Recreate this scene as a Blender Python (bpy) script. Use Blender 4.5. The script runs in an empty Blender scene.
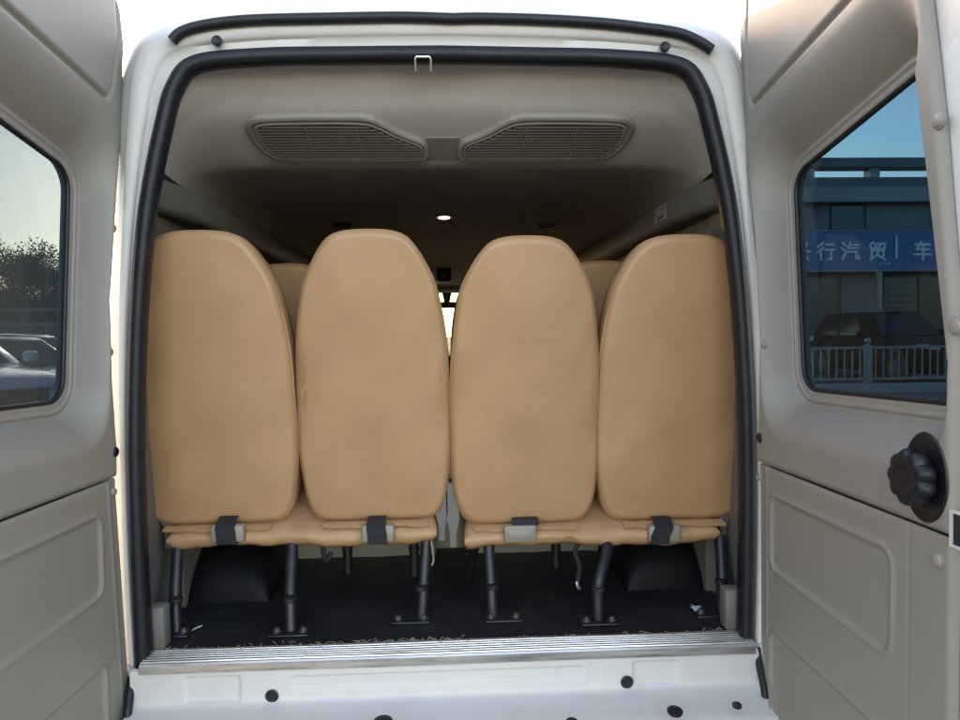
import bpy, math, random
import numpy as np
from mathutils import Vector, Matrix

S = bpy.context.scene
COL = S.collection
R = math.radians
random.seed(7)
rng = np.random.default_rng(5)

# ------------------------------------------------------------------ camera
F = 700.0
CAM = Vector((.005, -1.8, 1.43))
yaw, pit, roll = R(2.62), R(-1.96), R(-.8)
fw = Vector((math.sin(yaw) * math.cos(pit), math.cos(yaw) * math.cos(pit), math.sin(pit)))
rt0 = Vector((math.cos(yaw), -math.sin(yaw), 0))
up0 = rt0.cross(fw)
rt = rt0 * math.cos(roll) + up0 * math.sin(roll)
up = -rt0 * math.sin(roll) + up0 * math.cos(roll)
cd = bpy.data.cameras.new('camera')
cam = bpy.data.objects.new('camera', cd)
COL.objects.link(cam)
cam.matrix_world = Matrix(((rt.x, up.x, -fw.x, CAM.x), (rt.y, up.y, -fw.y, CAM.y), (rt.z, up.z, -fw.z, CAM.z), (0, 0, 0, 1)))
cd.sensor_width = 36
cd.lens = F / 960 * 36
cd.clip_start = .02
cd.clip_end = 3000
S.camera = cam


def on(px, py, p, n):
    """point where the line of sight through a photo pixel meets a plane"""
    r = fw * F + rt * (px - 480) + up * (360 - py)
    n = Vector(n)
    return CAM + r * ((Vector(p) - CAM).dot(n) / r.dot(n))


def at(px, py, Y):
    return on(px, py, (0, Y, 0), (0, 1, 0))


# ------------------------------------------------------------------ materials
MATS = {}


def mat(name, color, rough=.5, metal=0., var=.0, vscale=6., bump=0., bscale=300., bdist=.001, color2=None,
        coat=0., spec=.5, stretch=None, dirt=None, dirtscale=9., dirtamt=.55, rvar=0., bump2=0., b2scale=8.):
    m = bpy.data.materials.new(name)
    m.use_nodes = True
    nt = m.node_tree
    N, Lk = nt.nodes, nt.links
    b = N['Principled BSDF']
    b.inputs['Base Color'].default_value = (*color, 1)
    b.inputs['Roughness'].default_value = rough
    b.inputs['Metallic'].default_value = metal
    b.inputs['Specular IOR Level'].default_value = spec
    if coat:
        b.inputs['Coat Weight'].default_value = coat
        b.inputs['Coat Roughness'].default_value = .06
    tc = N.new('ShaderNodeTexCoord')
    src = tc.outputs['Object']
    if stretch:
        mp = N.new('ShaderNodeMapping')
        mp.inputs['Scale'].default_value = stretch
        Lk.new(src, mp.inputs['Vector'])
        src = mp.outputs['Vector']
    cur = None
    if var or color2:
        nz = N.new('ShaderNodeTexNoise')
        nz.inputs['Scale'].default_value = vscale
        nz.inputs['Detail'].default_value = 6
        nz.inputs['Roughness'].default_value = .6
        Lk.new(src, nz.inputs['Vector'])
        cr = N.new('ShaderNodeValToRGB')
        a = color if color2 is None else color2
        cr.color_ramp.elements[0].position = .3
        cr.color_ramp.elements[1].position = .7
        cr.color_ramp.elements[0].color = (*[c * (1 - var) for c in a], 1)
        cr.color_ramp.elements[1].color = (*[min(1, c * (1 + var)) for c in color], 1)
        Lk.new(nz.outputs['Fac'], cr.inputs['Fac'])
        cur = cr.outputs['Color']
        if rvar:
            mr = N.new('ShaderNodeMapRange')
            mr.inputs['From Min'].default_value = .3
            mr.inputs['From Max'].default_value = .7
            mr.inputs['To Min'].default_value = rough - rvar
            mr.inputs['To Max'].default_value = rough + rvar
            Lk.new(nz.outputs['Fac'], mr.inputs['Value'])
            Lk.new(mr.outputs['Result'], b.inputs['Roughness'])
    if dirt:
        nz = N.new('ShaderNodeTexNoise')
        nz.inputs['Scale'].default_value = dirtscale
        nz.inputs['Detail'].default_value = 9
        nz.inputs['Roughness'].default_value = .7
        Lk.new(src, nz.inputs['Vector'])
        cr = N.new('ShaderNodeValToRGB')
        cr.color_ramp.elements[0].position = .52
        cr.color_ramp.elements[1].position = .72
        cr.color_ramp.elements[0].color = (0, 0, 0, 1)
        cr.color_ramp.elements[1].color = (dirtamt,) * 3 + (1,)
        Lk.new(nz.outputs['Fac'], cr.inputs['Fac'])
        mx = N.new('ShaderNodeMix')
        mx.data_type = 'RGBA'
        Lk.new(cr.outputs['Color'], mx.inputs[0])
        if cur:
            Lk.new(cur, mx.inputs[6])
        else:
            mx.inputs[6].default_value = (*color, 1)
        mx.inputs[7].default_value = (*dirt, 1)
        cur = mx.outputs[2]
    if cur:
        Lk.new(cur, b.inputs['Base Color'])
    last = None
    for st, sc, ds in ((bump, bscale, bdist), (bump2, b2scale, .01)):
        if not st:
            continue
        nz = N.new('ShaderNodeTexNoise')
        nz.inputs['Scale'].default_value = sc
        nz.inputs['Detail'].default_value = 4
        Lk.new(src, nz.inputs['Vector'])
        bp = N.new('ShaderNodeBump')
        bp.inputs['Strength'].default_value = st
        bp.inputs['Distance'].default_value = ds
        Lk.new(nz.outputs['Fac'], bp.inputs['Height'])
        if last:
            Lk.new(last, bp.inputs['Normal'])
        last = bp.outputs['Normal']
    if last:
        Lk.new(last, b.inputs['Normal'])
    MATS[name] = m
    return m


def glass_mat(name, tint, gloss=.12, rough=.0, veil=.0):
    m = bpy.data.materials.new(name)
    m.use_nodes = True
    nt = m.node_tree
    N, Lk = nt.nodes, nt.links
    N.remove(N['Principled BSDF'])
    tr = N.new('ShaderNodeBsdfTransparent')
    tr.inputs['Color'].default_value = (*tint, 1)
    gl = N.new('ShaderNodeBsdfGlossy')
    gl.inputs['Roughness'].default_value = rough
    gl.inputs['Color'].default_value = (.9, .95, 1, 1)
    fr = N.new('ShaderNodeLayerWeight')
    pw = N.new('ShaderNodeMath')
    pw.operation = 'POWER'
    pw.inputs[1].default_value = 5
    mx = N.new('ShaderNodeMixShader')
    mul = N.new('ShaderNodeMath')
    mul.operation = 'MULTIPLY_ADD'
    mul.inputs[1].default_value = .8
    mul.inputs[2].default_value = gloss * .35
    mul.use_clamp = True
    Lk.new(fr.outputs['Facing'], pw.inputs[0])
    Lk.new(pw.outputs[0], mul.inputs[0])
    Lk.new(mul.outputs[0], mx.inputs['Fac'])
    Lk.new(tr.outputs[0], mx.inputs[1])
    Lk.new(gl.outputs[0], mx.inputs[2])
    df = N.new('ShaderNodeBsdfTranslucent')
    df.inputs['Color'].default_value = (.72, .88, .95, 1)
    m2 = N.new('ShaderNodeMixShader')
    m2.inputs['Fac'].default_value = veil  # pale blue haze put into the glass, lifts dark tones behind it
    Lk.new(mx.outputs[0], m2.inputs[1])
    Lk.new(df.outputs[0], m2.inputs[2])
    Lk.new(m2.outputs[0], N['Material Output'].inputs['Surface'])
    MATS[name] = m
    return m


TAN = mat('tan leatherette', (.425, .245, .122), .42, var=.05, vscale=5, bump=.25, bscale=420, bdist=.0006, bump2=.14, b2scale=7, color2=(.39, .222, .107))
TANF = mat('tan leatherette base', (.41, .236, .116), .5, var=.07, vscale=14, bump=.25, bscale=420, bdist=.0006, bump2=.45, b2scale=22)
TRIM = mat('grey beige moulded plastic', (.245, .222, .192), .52, var=.03, vscale=4, bump=.35, bscale=900, bdist=.0005, dirt=(.25, .22, .18), dirtscale=5, dirtamt=.25)
TRIML = mat('lower door plastic', (.242, .218, .187), .5, var=.03, vscale=4, bump=.4, bscale=800, bdist=.0005, dirt=(.24, .21, .17), dirtscale=5, dirtamt=.3)
SIDET = mat('side lining plastic', (.135, .125, .11), .6, var=.05, vscale=4, bump=.3, bscale=700, bdist=.0005)
HEAD = mat('headliner', (.465, .445, .405), .85, var=.05, vscale=7, bump=.4, bscale=260, bdist=.0012, spec=.2)
VENT = mat('vent plastic', (.26, .242, .208), .5, bump=.2, bscale=700, bdist=.0004)
SLAT = mat('vent slat plastic', (.085, .078, .066), .5)
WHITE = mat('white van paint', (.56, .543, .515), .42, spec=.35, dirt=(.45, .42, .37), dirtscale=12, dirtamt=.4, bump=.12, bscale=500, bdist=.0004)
WHITEO = mat('white outer paint', (.80, .80, .79), .3, coat=.6)
RUB = mat('black rubber', (.009, .0105, .014), .45, spec=.35, var=.2, vscale=20, bump=.15, bscale=400, bdist=.0005)
VINYL = mat('black vinyl floor', (.012, .0125, .015), .55, var=.35, vscale=5, bump=.3, bscale=350, bdist=.0006, dirt=(.035, .033, .030), dirtscale=7, dirtamt=.5)
ARCH = mat('wheel arch cover', (.006, .0065, .008), .5, spec=.12, bump=.2, bscale=300, bdist=.0006)
ALU = mat('ribbed aluminium', (.62, .60, .57), .36, metal=.9, var=.16, vscale=9, stretch=(.5, 6, 6), rvar=.1, dirt=(.22, .19, .15), dirtscale=14, dirtamt=.75)
STEEL = mat('dark painted steel', (.016, .017, .021), .42, metal=.2, var=.25, vscale=30, dirt=(.06, .055, .05), dirtscale=40, dirtamt=.35)
BOLT = mat('dull bolt steel', (.16, .155, .15), .45, metal=.8)
CHROME = mat('zinc steel', (.6, .6, .6), .3, metal=1.)
WEB = mat('black webbing', (.012, .012, .014), .8, bump=.4, bscale=600, bdist=.0008)
BUCK = mat('beige plastic guide', (.25, .23, .19), .5, bump=.2, bscale=500, bdist=.0005)
BLK = mat('black plastic', (.008, .009, .012), .40, spec=.35, bump=.15, bscale=500, bdist=.0004)
BLKM = mat('cavity shade black', (.008, .008, .009), .8)  # near-black colour standing for shade inside openings
CLIP = mat('grey clip plastic', (.25, .23, .205), .45)
GREYF = mat('grey seat fabric', (.17, .165, .16), .8, bump=.3, bscale=500)
PAPER = mat('white paper', (.75, .76, .8), .7)
GL_L = glass_mat('dimming door glass', (.148, .19, .225), .05, veil=.035)  # heavy tint put in to dim the overbright view outside
GL_R = glass_mat('tinted door glass', (.185, .285, .335), .035, veil=.002)
GL_D = glass_mat('dark side glass', (.035, .042, .045), .12)
GL_W = glass_mat('windscreen glass', (.55, .59, .58), .08)


# ------------------------------------------------------------------ mesh helpers
class MB:
    def __init__(s):
        s.v, s.f, s.mi = [], [], []

    def add(s, v, f, mi=0):
        o = len(s.v)
        s.v += [tuple(p) for p in v]
        s.f += [tuple(i + o for i in q) for q in f]
        s.mi += [mi] * len(f)
        return s

    def box(s, a, b, mi=0):
        (x0, y0, z0), (x1, y1, z1) = a, b
        v = [(x, y, z) for x in (x0, x1) for y in (y0, y1) for z in (z0, z1)]
        f = [(0, 1, 3, 2), (4, 6, 7, 5), (0, 4, 5, 1), (2, 3, 7, 6), (0, 2, 6, 4), (1, 5, 7, 3)]
        return s.add(v, f, mi)

    def rbox(s, a, b, r=.01, mi=0):
        """box with chamfered edges"""
        c = [(a[i] + b[i]) / 2 for i in range(3)]
        h = [abs(b[i] - a[i]) / 2 for i in range(3)]
        r = min(r, *h) * .999
        loops = []
        for (z, k) in ((-h[2], r), (-h[2] + r * .3, r * .3), (-h[2] + r, 0), (h[2] - r, 0), (h[2] - r * .3, r * .3), (h[2], r)):
            lp = []
            for sx, sy in ((1, 1), (-1, 1), (-1, -1), (1, -1)):
                X, Y = h[0] - k, h[1] - k
                q = r * .9
                pts = [(X, Y - q), (X - q * .3, Y - q * .3), (X - q, Y)]
                if sx * sy < 0:
                    pts = pts[::-1]
                lp += [(c[0] + sx * x, c[1] + sy * y, c[2] + z) for x, y in pts]
            loops.append(lp)
        return s.loft(loops, True, cap=True, mi=mi)

    def loft(s, loops, closed=True, cap=False, mi=0):
        n = len(loops[0])
        v = [p for l in loops for p in l]
        f = []
        for i in range(len(loops) - 1):
            for j in range(n if closed else n - 1):
                k = (j + 1) % n
                f.append((i * n + j, i * n + k, (i + 1) * n + k, (i + 1) * n + j))
        if cap:
            f.append(tuple(range(n))[::-1])
            f.append(tuple((len(loops) - 1) * n + j for j in range(n)))
        return s.add(v, f, mi)

    def tube(s, pts, r, n=14, cap=True, mi=0):
        pts = [Vector(p) for p in pts]
        rs = r if isinstance(r, (list, tuple)) else [r] * len(pts)
        loops = []
        t0 = (pts[1] - pts[0]).normalized()
        ref = Vector((0, 0, 1)) if abs(t0.z) < .9 else Vector((1, 0, 0))
        nx = t0.cross(ref).normalized()
        for i, p in enumerate(pts):
            a = pts[max(i - 1, 0)]
            b = pts[min(i + 1, len(pts) - 1)]
            t = (b - a).normalized()
            nx = (nx - t * nx.dot(t)).normalized()
            ny = t.cross(nx)
            loops.append([tuple(p + (nx * math.cos(2 * math.pi * k / n) + ny * math.sin(2 * math.pi * k / n)) * rs[i]) for k in range(n)])
        return s.loft(loops, True, cap=cap, mi=mi)

    def lathe(s, c, ax, prof, n=24, scallop=0, ns=0, mi=0):
        """prof: (radius, height) along axis ax from c"""
        ax = Vector(ax).normalized()
        ref = Vector((0, 0, 1)) if abs(ax.z) < .9 else Vector((1, 0, 0))
        nx = ax.cross(ref).normalized()
        ny = ax.cross(nx)
        c = Vector(c)
        loops = []
        for r, h in prof:
            lp = []
            for k in range(n):
                a = 2 * math.pi * k / n
                q = r * (1 + scallop * (abs(math.cos(a * ns / 2)) - .6)) if ns else r
                lp.append(tuple(c + ax * h + (nx * math.cos(a) + ny * math.sin(a)) * q))
            loops.append(lp)
        return s.loft(loops, True, cap=True, mi=mi)

    def build(s, name, m, parent=None, smooth=True, angle=40):
        me = bpy.data.meshes.new(name)
        me.from_pydata(s.v, [], s.f)
        for q in (m if isinstance(m, (list, tuple)) else [m]):
            me.materials.append(q)
        if any(s.mi):
            me.polygons.foreach_set('material_index', s.mi)
        import bmesh
        bm = bmesh.new()
        bm.from_mesh(me)
        bmesh.ops.recalc_face_normals(bm, faces=bm.faces)
        bm.to_mesh(me)
        bm.free()
        me.validate()
        if smooth:
            me.polygons.foreach_set('use_smooth', [True] * len(me.polygons))
            if angle:
                me.set_sharp_from_angle(angle=R(angle))
        me.update()
        return link(name, me, parent)


def link(name, me, parent=None):
    o = bpy.data.objects.new(name, me)
    COL.objects.link(o)
    if parent:
        o.parent = parent
        o.matrix_parent_inverse = Matrix.Translation(-wloc(parent)) if False else Matrix()
    return o


def wloc(o):
    return o.location


def thing(name, label, cat, loc=(0, 0, 0), rz=0, group=None):
    o = bpy.data.objects.new(name, None)
    COL.objects.link(o)
    o.location = loc
    o.rotation_euler = (0, 0, rz)
    return tag(o, label, cat, group)


def tag(o, label, cat, group=None):
    o['label'] = label
    o['category'] = cat
    if group:
        o['group'] = group
    return o


def struct(o, kind='structure'):
    o['kind'] = kind
    return o


def dup(t, loc, rz, label, group=None):
    r = t.copy()
    COL.objects.link(r)
    r.location = loc
    r.rotation_euler = (0, 0, rz)
    r['label'] = label
    if group:
        r['group'] = group
    for ch in list(t.children):
        c = ch.copy()
        COL.objects.link(c)
        c.parent = r
        for g in ch.children:
            d = g.copy()
            COL.objects.link(d)
            d.parent = c
    return r


def catmull(pts, n):
    pts = [np.array(p, float) for p in pts]
    P = [2 * pts[0] - pts[1]] + pts + [2 * pts[-1] - pts[-2]]
    out = []
    for i in range(1, len(P) - 2):
        for k in range(n):
            t = k / n
            a, b, c, d = P[i - 1], P[i], P[i + 1], P[i + 2]
            out.append(.5 * ((2 * b) + (c - a) * t + (2 * a - 5 * b + 4 * c - d) * t * t + (3 * b - a - 3 * c + d) * t ** 3))
    out.append(P[-2])
    return out


def subsurf(o, lv=2):
    md = o.modifiers.new('smooth', 'SUBSURF')
    md.levels = md.render_levels = lv
    return o


def sm(x):
    x = np.clip(x, 0, 1)
    return x * x * (3 - 2 * x)


# rounded convex polygons in a plane, for windows and pressed outlines
def ccw(poly):
    a = sum(poly[i][0] * poly[(i + 1) % len(poly)][1] - poly[(i + 1) % len(poly)][0] * poly[i][1] for i in range(len(poly)))
    return list(poly) if a > 0 else list(poly)[::-1]


def inset(poly, r):
    poly = ccw(poly)
    n = len(poly)
    ls = []
    for i in range(n):
        a, b = np.array(poly[i], float), np.array(poly[(i + 1) % n], float)
        d = (b - a) / np.linalg.norm(b - a)
        nn = np.array([-d[1], d[0]])
        ls.append((a + nn * r, d))
    out = []
    for i in range(n):
        p, d = ls[i - 1]
        q, e = ls[i]
        den = d[0] * e[1] - d[1] * e[0]
        t = ((q[0] - p[0]) * e[1] - (q[1] - p[1]) * e[0]) / den
        out.append(tuple(p + d * t))
    return out


def rpoly(poly, r, off=0., seg=8):
    """outline of the rounded polygon, moved outwards by off"""
    q = inset(poly, r)
    n = len(q)
    out = []
    for i in range(n):
        a = np.array(q[i]) - np.array(q[i - 1])
        b = np.array(q[(i + 1) % n]) - np.array(q[i])
        t0 = math.atan2(-a[0], a[1])
        t1 = math.atan2(-b[0], b[1])
        while t1 < t0:
            t1 += 2 * math.pi
        for k in range(seg + 1):
            t = t0 + (t1 - t0) * k / seg
            out.append((q[i][0] + math.cos(t) * (r + off), q[i][1] + math.sin(t) * (r + off)))
    return out


# note: outward normal of a ccw edge (dx,dy) is (dy,-dx): angle atan2(-dx, dy)
def sdf(U, V, poly, r=0.):
    q = inset(poly, r) if r else ccw(poly)
    d = np.full(U.shape, 1e9)
    inside = np.ones(U.shape, bool)
    n = len(q)
    for i in range(n):
        ax, ay = q[i]
        bx, by = q[(i + 1) % n]
        ex, ey = bx - ax, by - ay
        px, py = U - ax, V - ay
        t = np.clip((px * ex + py * ey) / (ex * ex + ey * ey), 0, 1)
        d = np.minimum(d, np.hypot(px - ex * t, py - ey * t))
        inside &= (ex * py - ey * px) >= 0
    return np.where(inside, -d, d) - r


def radial(poly, c, ang):
    """distance from c to a closed outline along the direction ang"""
    dx, dy = math.cos(ang), math.sin(ang)
    best = 0
    n = len(poly)
    for i in range(n):
        ax, ay = poly[i][0] - c[0], poly[i][1] - c[1]
        bx, by = poly[(i + 1) % n][0] - c[0], poly[(i + 1) % n][1] - c[1]
        ex, ey = bx - ax, by - ay
        den = dx * ey - dy * ex
        if abs(den) < 1e-12:
            continue
        t = (ax * ey - ay * ex) / den
        k = (ax * dy - ay * dx) / den
        if t > 0 and -1e-6 <= k <= 1 + 1e-6:
            best = max(best, t)
    return best


def rloop(poly, c, n=120):
    out = []
    for k in range(n):
        a = 2 * math.pi * k / n
        t = radial(poly, c, a)
        out.append((c[0] + math.cos(a) * t, c[1] + math.sin(a) * t))
    return out


def grid_mesh(name, P, m, parent=None, mask=None):
    """P: array (nv, nu, 3)"""
    nv, nu = P.shape[:2]
    idx = np.arange(nv * nu).reshape(nv, nu)
    q = np.stack([idx[:-1, :-1], idx[:-1, 1:], idx[1:, 1:], idx[1:, :-1]], -1).reshape(-1, 4)
    if mask is not None:
        mk = mask
        keep = ~(mk[:-1, :-1] & mk[:-1, 1:] & mk[1:, 1:] & mk[1:, :-1]).reshape(-1)
        q = q[keep]
    me = bpy.data.meshes.new(name)
    me.from_pydata(P.reshape(-1, 3).tolist(), [], q.tolist())
    me.polygons.foreach_set('use_smooth', [True] * len(me.polygons))
    me.materials.append(m)
    me.update()
    return link(name, me, parent)


# ================================================================== THE VAN
van = thing('passenger_van', 'white passenger van with both rear doors swung open around tan seats', 'van')

# --- outlines of the rear door opening (x, z), right half from the sill up to the middle
OPEN = [(.800, .60), (.805, .90), (.803, 1.20), (.788, 1.48), (.765, 1.70), (.743, 1.83), (.713, 1.96), (.680, 2.066), (.618, 2.132), (.45, 2.152), (.22, 2.157), (0, 2.16)]
EDGE = [(.818, .60), (.826, .90), (.826, 1.20), (.820, 1.48), (.806, 1.70), (.796, 1.84), (.782, 1.99), (.760, 2.12), (.70, 2.19), (.50, 2.222), (.24, 2.236), (0, 2.24)]


def full(half, n=6):
    h = catmull(half, n)
    r = [(p[0], p[1]) for p in h]
    return r + [(-x, z) for x, z in r[:-1][::-1]]


oo, ee = full(OPEN), full(EDGE)


def offs(path, d):
    out = []
    n = len(path)
    for i in range(n):
        a, b = path[max(i - 1, 0)], path[min(i + 1, n - 1)]
        tx, tz = b[0] - a[0], b[1] - a[1]
        l = math.hypot(tx, tz)
        out.append((path[i][0] + tz / l * d, path[i][1] - tx / l * d))
    return out


mb = MB()
prof = [(-.0, .086, .30), (0, .083, .17), (0, .070, .10), (0, .049, .055), (0, .028, .028), (0, .010, .010), (.0, 0, .003), (.05, 0, -.002), (.28, 0, -.003), (.50, 0, 0), (.56, 0, .006), (.60, 0, .012), (.88, 0, .013), (1.0, 0, .014), (1.0, -.02, .018)]
loops = []
for t, od, y in prof:
    e2 = offs(ee, od) if od else ee
    if od < 0:
        lp = [(x, y, z) for x, z in offs(oo, od)]
    else:
        lp = [(a[0] * (1 - t) + b[0] * t, y, a[1] * (1 - t) + b[1] * t) for a, b in zip(e2, oo)]
    loops.append(lp)
mb.loft(loops, closed=False)
mb.build('rear_frame', WHITE, van, angle=60)

# rubber door seal round the opening
mb = MB()
sec = [(.003, .016), (.003, -.010), (-.007, -.018), (-.020, -.021), (-.030, -.014), (-.034, 0), (-.033, .022), (-.024, .03), (-.012, .03)]
loops = []
for d, y in sec + [sec[0]]:
    loops.append([(x, y, z) for x, z in offs(oo, d)])
mb.loft(loops, closed=False)
mb.build('door_seal', RUB, van, angle=0)
# black rubber strip on the roof edge
mb = MB()
hp = [(172, 41), (180, 33), (196, 27), (222, 22.5), (260, 19.5), (330, 18), (400, 17), (452, 18.5), (455, 18.5), (480, 18), (540, 19.5), (600, 23), (645, 28), (678, 33), (698, 41), (712, 50)]
mb.tube(catmull([tuple(at(px, py, -.012)) for px, py in hp], 6), .0135, 10)
mb.build('roof_strip', RUB, van)
for px, py in ((217, 41), (665, 47)):
    MB().lathe(at(px, py, -.004), (0, -1, 0), [(.004, -.004), (.0125, -.004), (.0125, .004), (.010, .006), (.003, .004)], 20).build('frame_plug', RUB, van)
# striker bracket on the header
mb = MB()
c = at(423, 62, -.03)
mb.tube([c + Vector(q) for q in ((-.019, .012, -.018), (-.019, 0, .008), (-.016, -.002, .012), (.016, -.002, .012), (.019, 0, .008), (.019, .012, -.018))], .0028, 8)
mb.build('striker_loop', CHROME, van)

# outer body: roof, flanks, front
OUT = [(.905, 1.74), (.898, 1.86), (.878, 2.04), (.842, 2.20), (.775, 2.30), (.60, 2.355), (.30, 2.37), (0, 2.372)]
ot = full(OUT, 4)
mb = MB()
mb.loft([[(x, y, z) for x, z in ot] for y in (.28, 1.5, 3, 4.6)] + [[(x * .92, 5.1, z * .95 + .08) for x, z in ot]], closed=False)
mb.build('roof', WHITEO, van, angle=60)
for s in (-1, 1):
    mb = MB()
    mb.box((s * .88, .29, .40), (s * .907, 5.3, 1.22))
    for y0, y1 in ((.29, .42), (1.62, 1.70), (2.98, 3.06), (4.3, 4.38), (5.2, 5.3)):
        mb.box((s * .88, y0, 1.22), (s * .905, y1, 1.745))
    b = mb.build('side_panel', WHITEO, van, smooth=False)
    for y0, y1 in ((.42, 1.62), (1.70, 2.98), (3.06, 4.3), (4.38, 5.2)):
        MB().box((s * .889, y0, 1.22), (s * .894, y1, 1.742)).build('side_window', GL_D, b, smooth=False)
    # inner lining: flares from the seal to the wall, then runs forward
    mb = MB()
    ins = [(x, z) for x, z in offs(oo, -.03) if x * s > .3 and .60 < z < 1.90]
    ins.sort(key=lambda p: p[1])
    ins = [(ins[0][0], .6)] + ins + [(s * .695, 1.905)]
    lp = []
    for y, k in ((.02, 0), (.06, .35), (.12, .75), (.2, 1.), (.34, 1.)):
        lp.append([(x * (1 - k) + s * (.835 if z < 1.7 else .835 - (z - 1.7) * .22) * k, y, z) for x, z in ins])
    mb.loft(lp, closed=False)
    mb.box((s * .805, .34, .60), (s * .84, 5.2, 1.215))
    mb.loft([[(s * .838, y, 1.735), (s * .825, y, 1.76), (s * .795, y, 1.905)] for y in (.34, 2, 3.5, 5.0)], closed=False)
    for y0, y1 in ((.34, .44), (1.58, 1.74), (2.94, 3.10), (4.26, 4.42)):
        mb.box((s * .81, y0, 1.2155), (s * .84, y1, 1.75))
    lin = mb.build('side_lining', SIDET, van, angle=50)
    # small grey foot of the lining beside the sill, seen low in the corner
    mb = MB()
    mb.rbox((s * .745, .035, .622), (s * .80, .085, .735), .008)
    mb.build('corner_cover', SIDET, van)
    # wheel arch
    mb = MB()
    n = 14
    lps = []
    for i in range(n + 1):
        a = math.pi * i / n
        yy = .80 - math.cos(a) * .44
        h = .24 * math.sin(a) ** .75
        lps.append([(s * .81, yy, .6), (s * .81, yy, .61 + h), (s * .70, yy, .61 + h), (s * .62, yy, .61 + h * .93), (s * .575, yy, .61 + h * .72), (s * .56, yy, .61 + h * .4), (s * .555, yy, .605)])
    mb.loft(lps, closed=False)
    subsurf(mb.build('wheel_arch', ARCH, van, angle=0), 1)

TYREM = mat('van tyre rubber', (.02, .02, .02), .85)
HUBM = mat('steel wheel hub', (.35, .35, .36), .5, metal=.7)
for s in (-1, 1):
    for y in (.95, 4.25):
        mb = MB()
        mb.lathe((s * .66, y, .34), (s, 0, 0), [(.20, 0), (.32, 0), (.34, .03), (.34, .17), (.32, .20), (.22, .205), (.21, .17)], 32)
        wh = mb.build('wheel', TYREM, van)
        MB().lathe((s * .66, y, .34), (s, 0, 0), [(.21, .15), (.21, .185), (.17, .175), (.07, .19), (.01, .19)], 24).build('hub', HUBM, wh)

# headliner with the moulded hump over the opening
ST = [
    (.022, [(.708, 1.89), (.702, 1.95), (.680, 2.035), (.638, 2.104), (.55, 2.130), (.42, 2.138), (.28, 2.141), (.12, 2.142), (.07, 2.144), (0, 2.144)]),
    (.05, [(.720, 1.89), (.712, 1.95), (.686, 2.032), (.638, 2.098), (.56, 2.122), (.42, 2.130), (.28, 2.132), (.125, 2.134), (.075, 2.140), (0, 2.140)]),
    (.085, [(.735, 1.89), (.720, 1.95), (.685, 2.02), (.632, 2.072), (.56, 2.094), (.42, 2.102), (.28, 2.103), (.13, 2.105), (.08, 2.118), (0, 2.118)]),
    (.125, [(.755, 1.89), (.738, 1.945), (.70, 2.005), (.642, 2.045), (.565, 2.062), (.42, 2.068), (.28, 2.068), (.13, 2.070), (.08, 2.084), (0, 2.084)]),
    (.155, [(.765, 1.89), (.748, 1.935), (.71, 1.985), (.652, 2.018), (.57, 2.031), (.42, 2.035), (.28, 2.035), (.14, 2.037), (.085, 2.042), (0, 2.042)]),
    (.35, [(.785, 1.89), (.767, 1.912), (.728, 1.936), (.67, 1.952), (.585, 1.958), (.42, 1.96), (.28, 1.96), (.14, 1.96), (.085, 1.96), (0, 1.96)]),
    (.40, [(.79, 1.89), (.77, 1.910), (.73, 1.930), (.67, 1.943), (.585, 1.946), (.42, 1.947), (.28, 1.947), (.14, 1.947), (.085, 1.947), (0, 1.947)]),
    (.62, [(.79, 1.89), (.77, 1.910), (.73, 1.935), (.67, 1.953), (.585, 1.961), (.42, 1.965), (.28, 1.966), (.14, 1.966), (.085, 1.966), (0, 1.966)]),
    (1.6, [(.79, 1.885), (.765, 1.905), (.72, 1.93), (.66, 1.945), (.585, 1.95), (.42, 1.953), (.28, 1.954), (.14, 1.954), (.085, 1.954), (0, 1.954)]),
    (3.2, [(.79, 1.87), (.765, 1.885), (.72, 1.90), (.66, 1.91), (.585, 1.915), (.42, 1.918), (.28, 1.918), (.14, 1.918), (.085, 1.918), (0, 1.918)]),
    (5.0, [(.79, 1.84), (.765, 1.85), (.72, 1.86), (.66, 1.868), (.585, 1.872), (.42, 1.875), (.28, 1.875), (.14, 1.875), (.085, 1.875), (0, 1.875)]),
]
mb = MB()
mb.loft([[(x, y, z) for x, z in h] + [(-x, y, z) for x, z in h[:-1][::-1]] for y, h in ST], closed=False)
head = subsurf(mb.build('headliner', HEAD, van, angle=0), 3)

# air conditioning outlets on the slope of the hump
VP0, VN = Vector((0, .155, 2.035)), Vector((0, -.075, -.195)).normalized()
vd = Vector((0, .195, -.075)).normalized()          # down the slope
outer = [(244, 126), (247, 119), (254, 115.5), (300, 114), (361, 114), (374, 117), (386, 123), (396, 129), (410, 135), (424, 140), (428, 146), (429, 157), (420, 159), (285, 159), (272, 156), (260, 149), (247.5, 134)]
inner = [(258, 124.5), (266, 122), (340, 121.5), (368, 122.5), (380, 127), (392, 133), (404, 138), (419, 143), (420, 150), (419, 155.5), (350, 155.5), (284, 155), (274, 150), (263, 139)]


def vuv(px, py):
    p = on(px, py, VP0, VN)
    return (p.x, (p - VP0).dot(vd))


o2, i2 = [vuv(*p) for p in outer], [vuv(*p) for p in inner]
vc = (sum(p[0] for p in i2) / len(i2), sum(p[1] for p in i2) / len(i2))
ol, il = rloop(o2, vc, 160), rloop(i2, vc, 160)


VLIFT = .004


def vpt(q, h, s=1):
    p = VP0 + vd * q[1] + VN * (h + VLIFT)
    return (q[0] * s, p.y, p.z)


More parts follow.
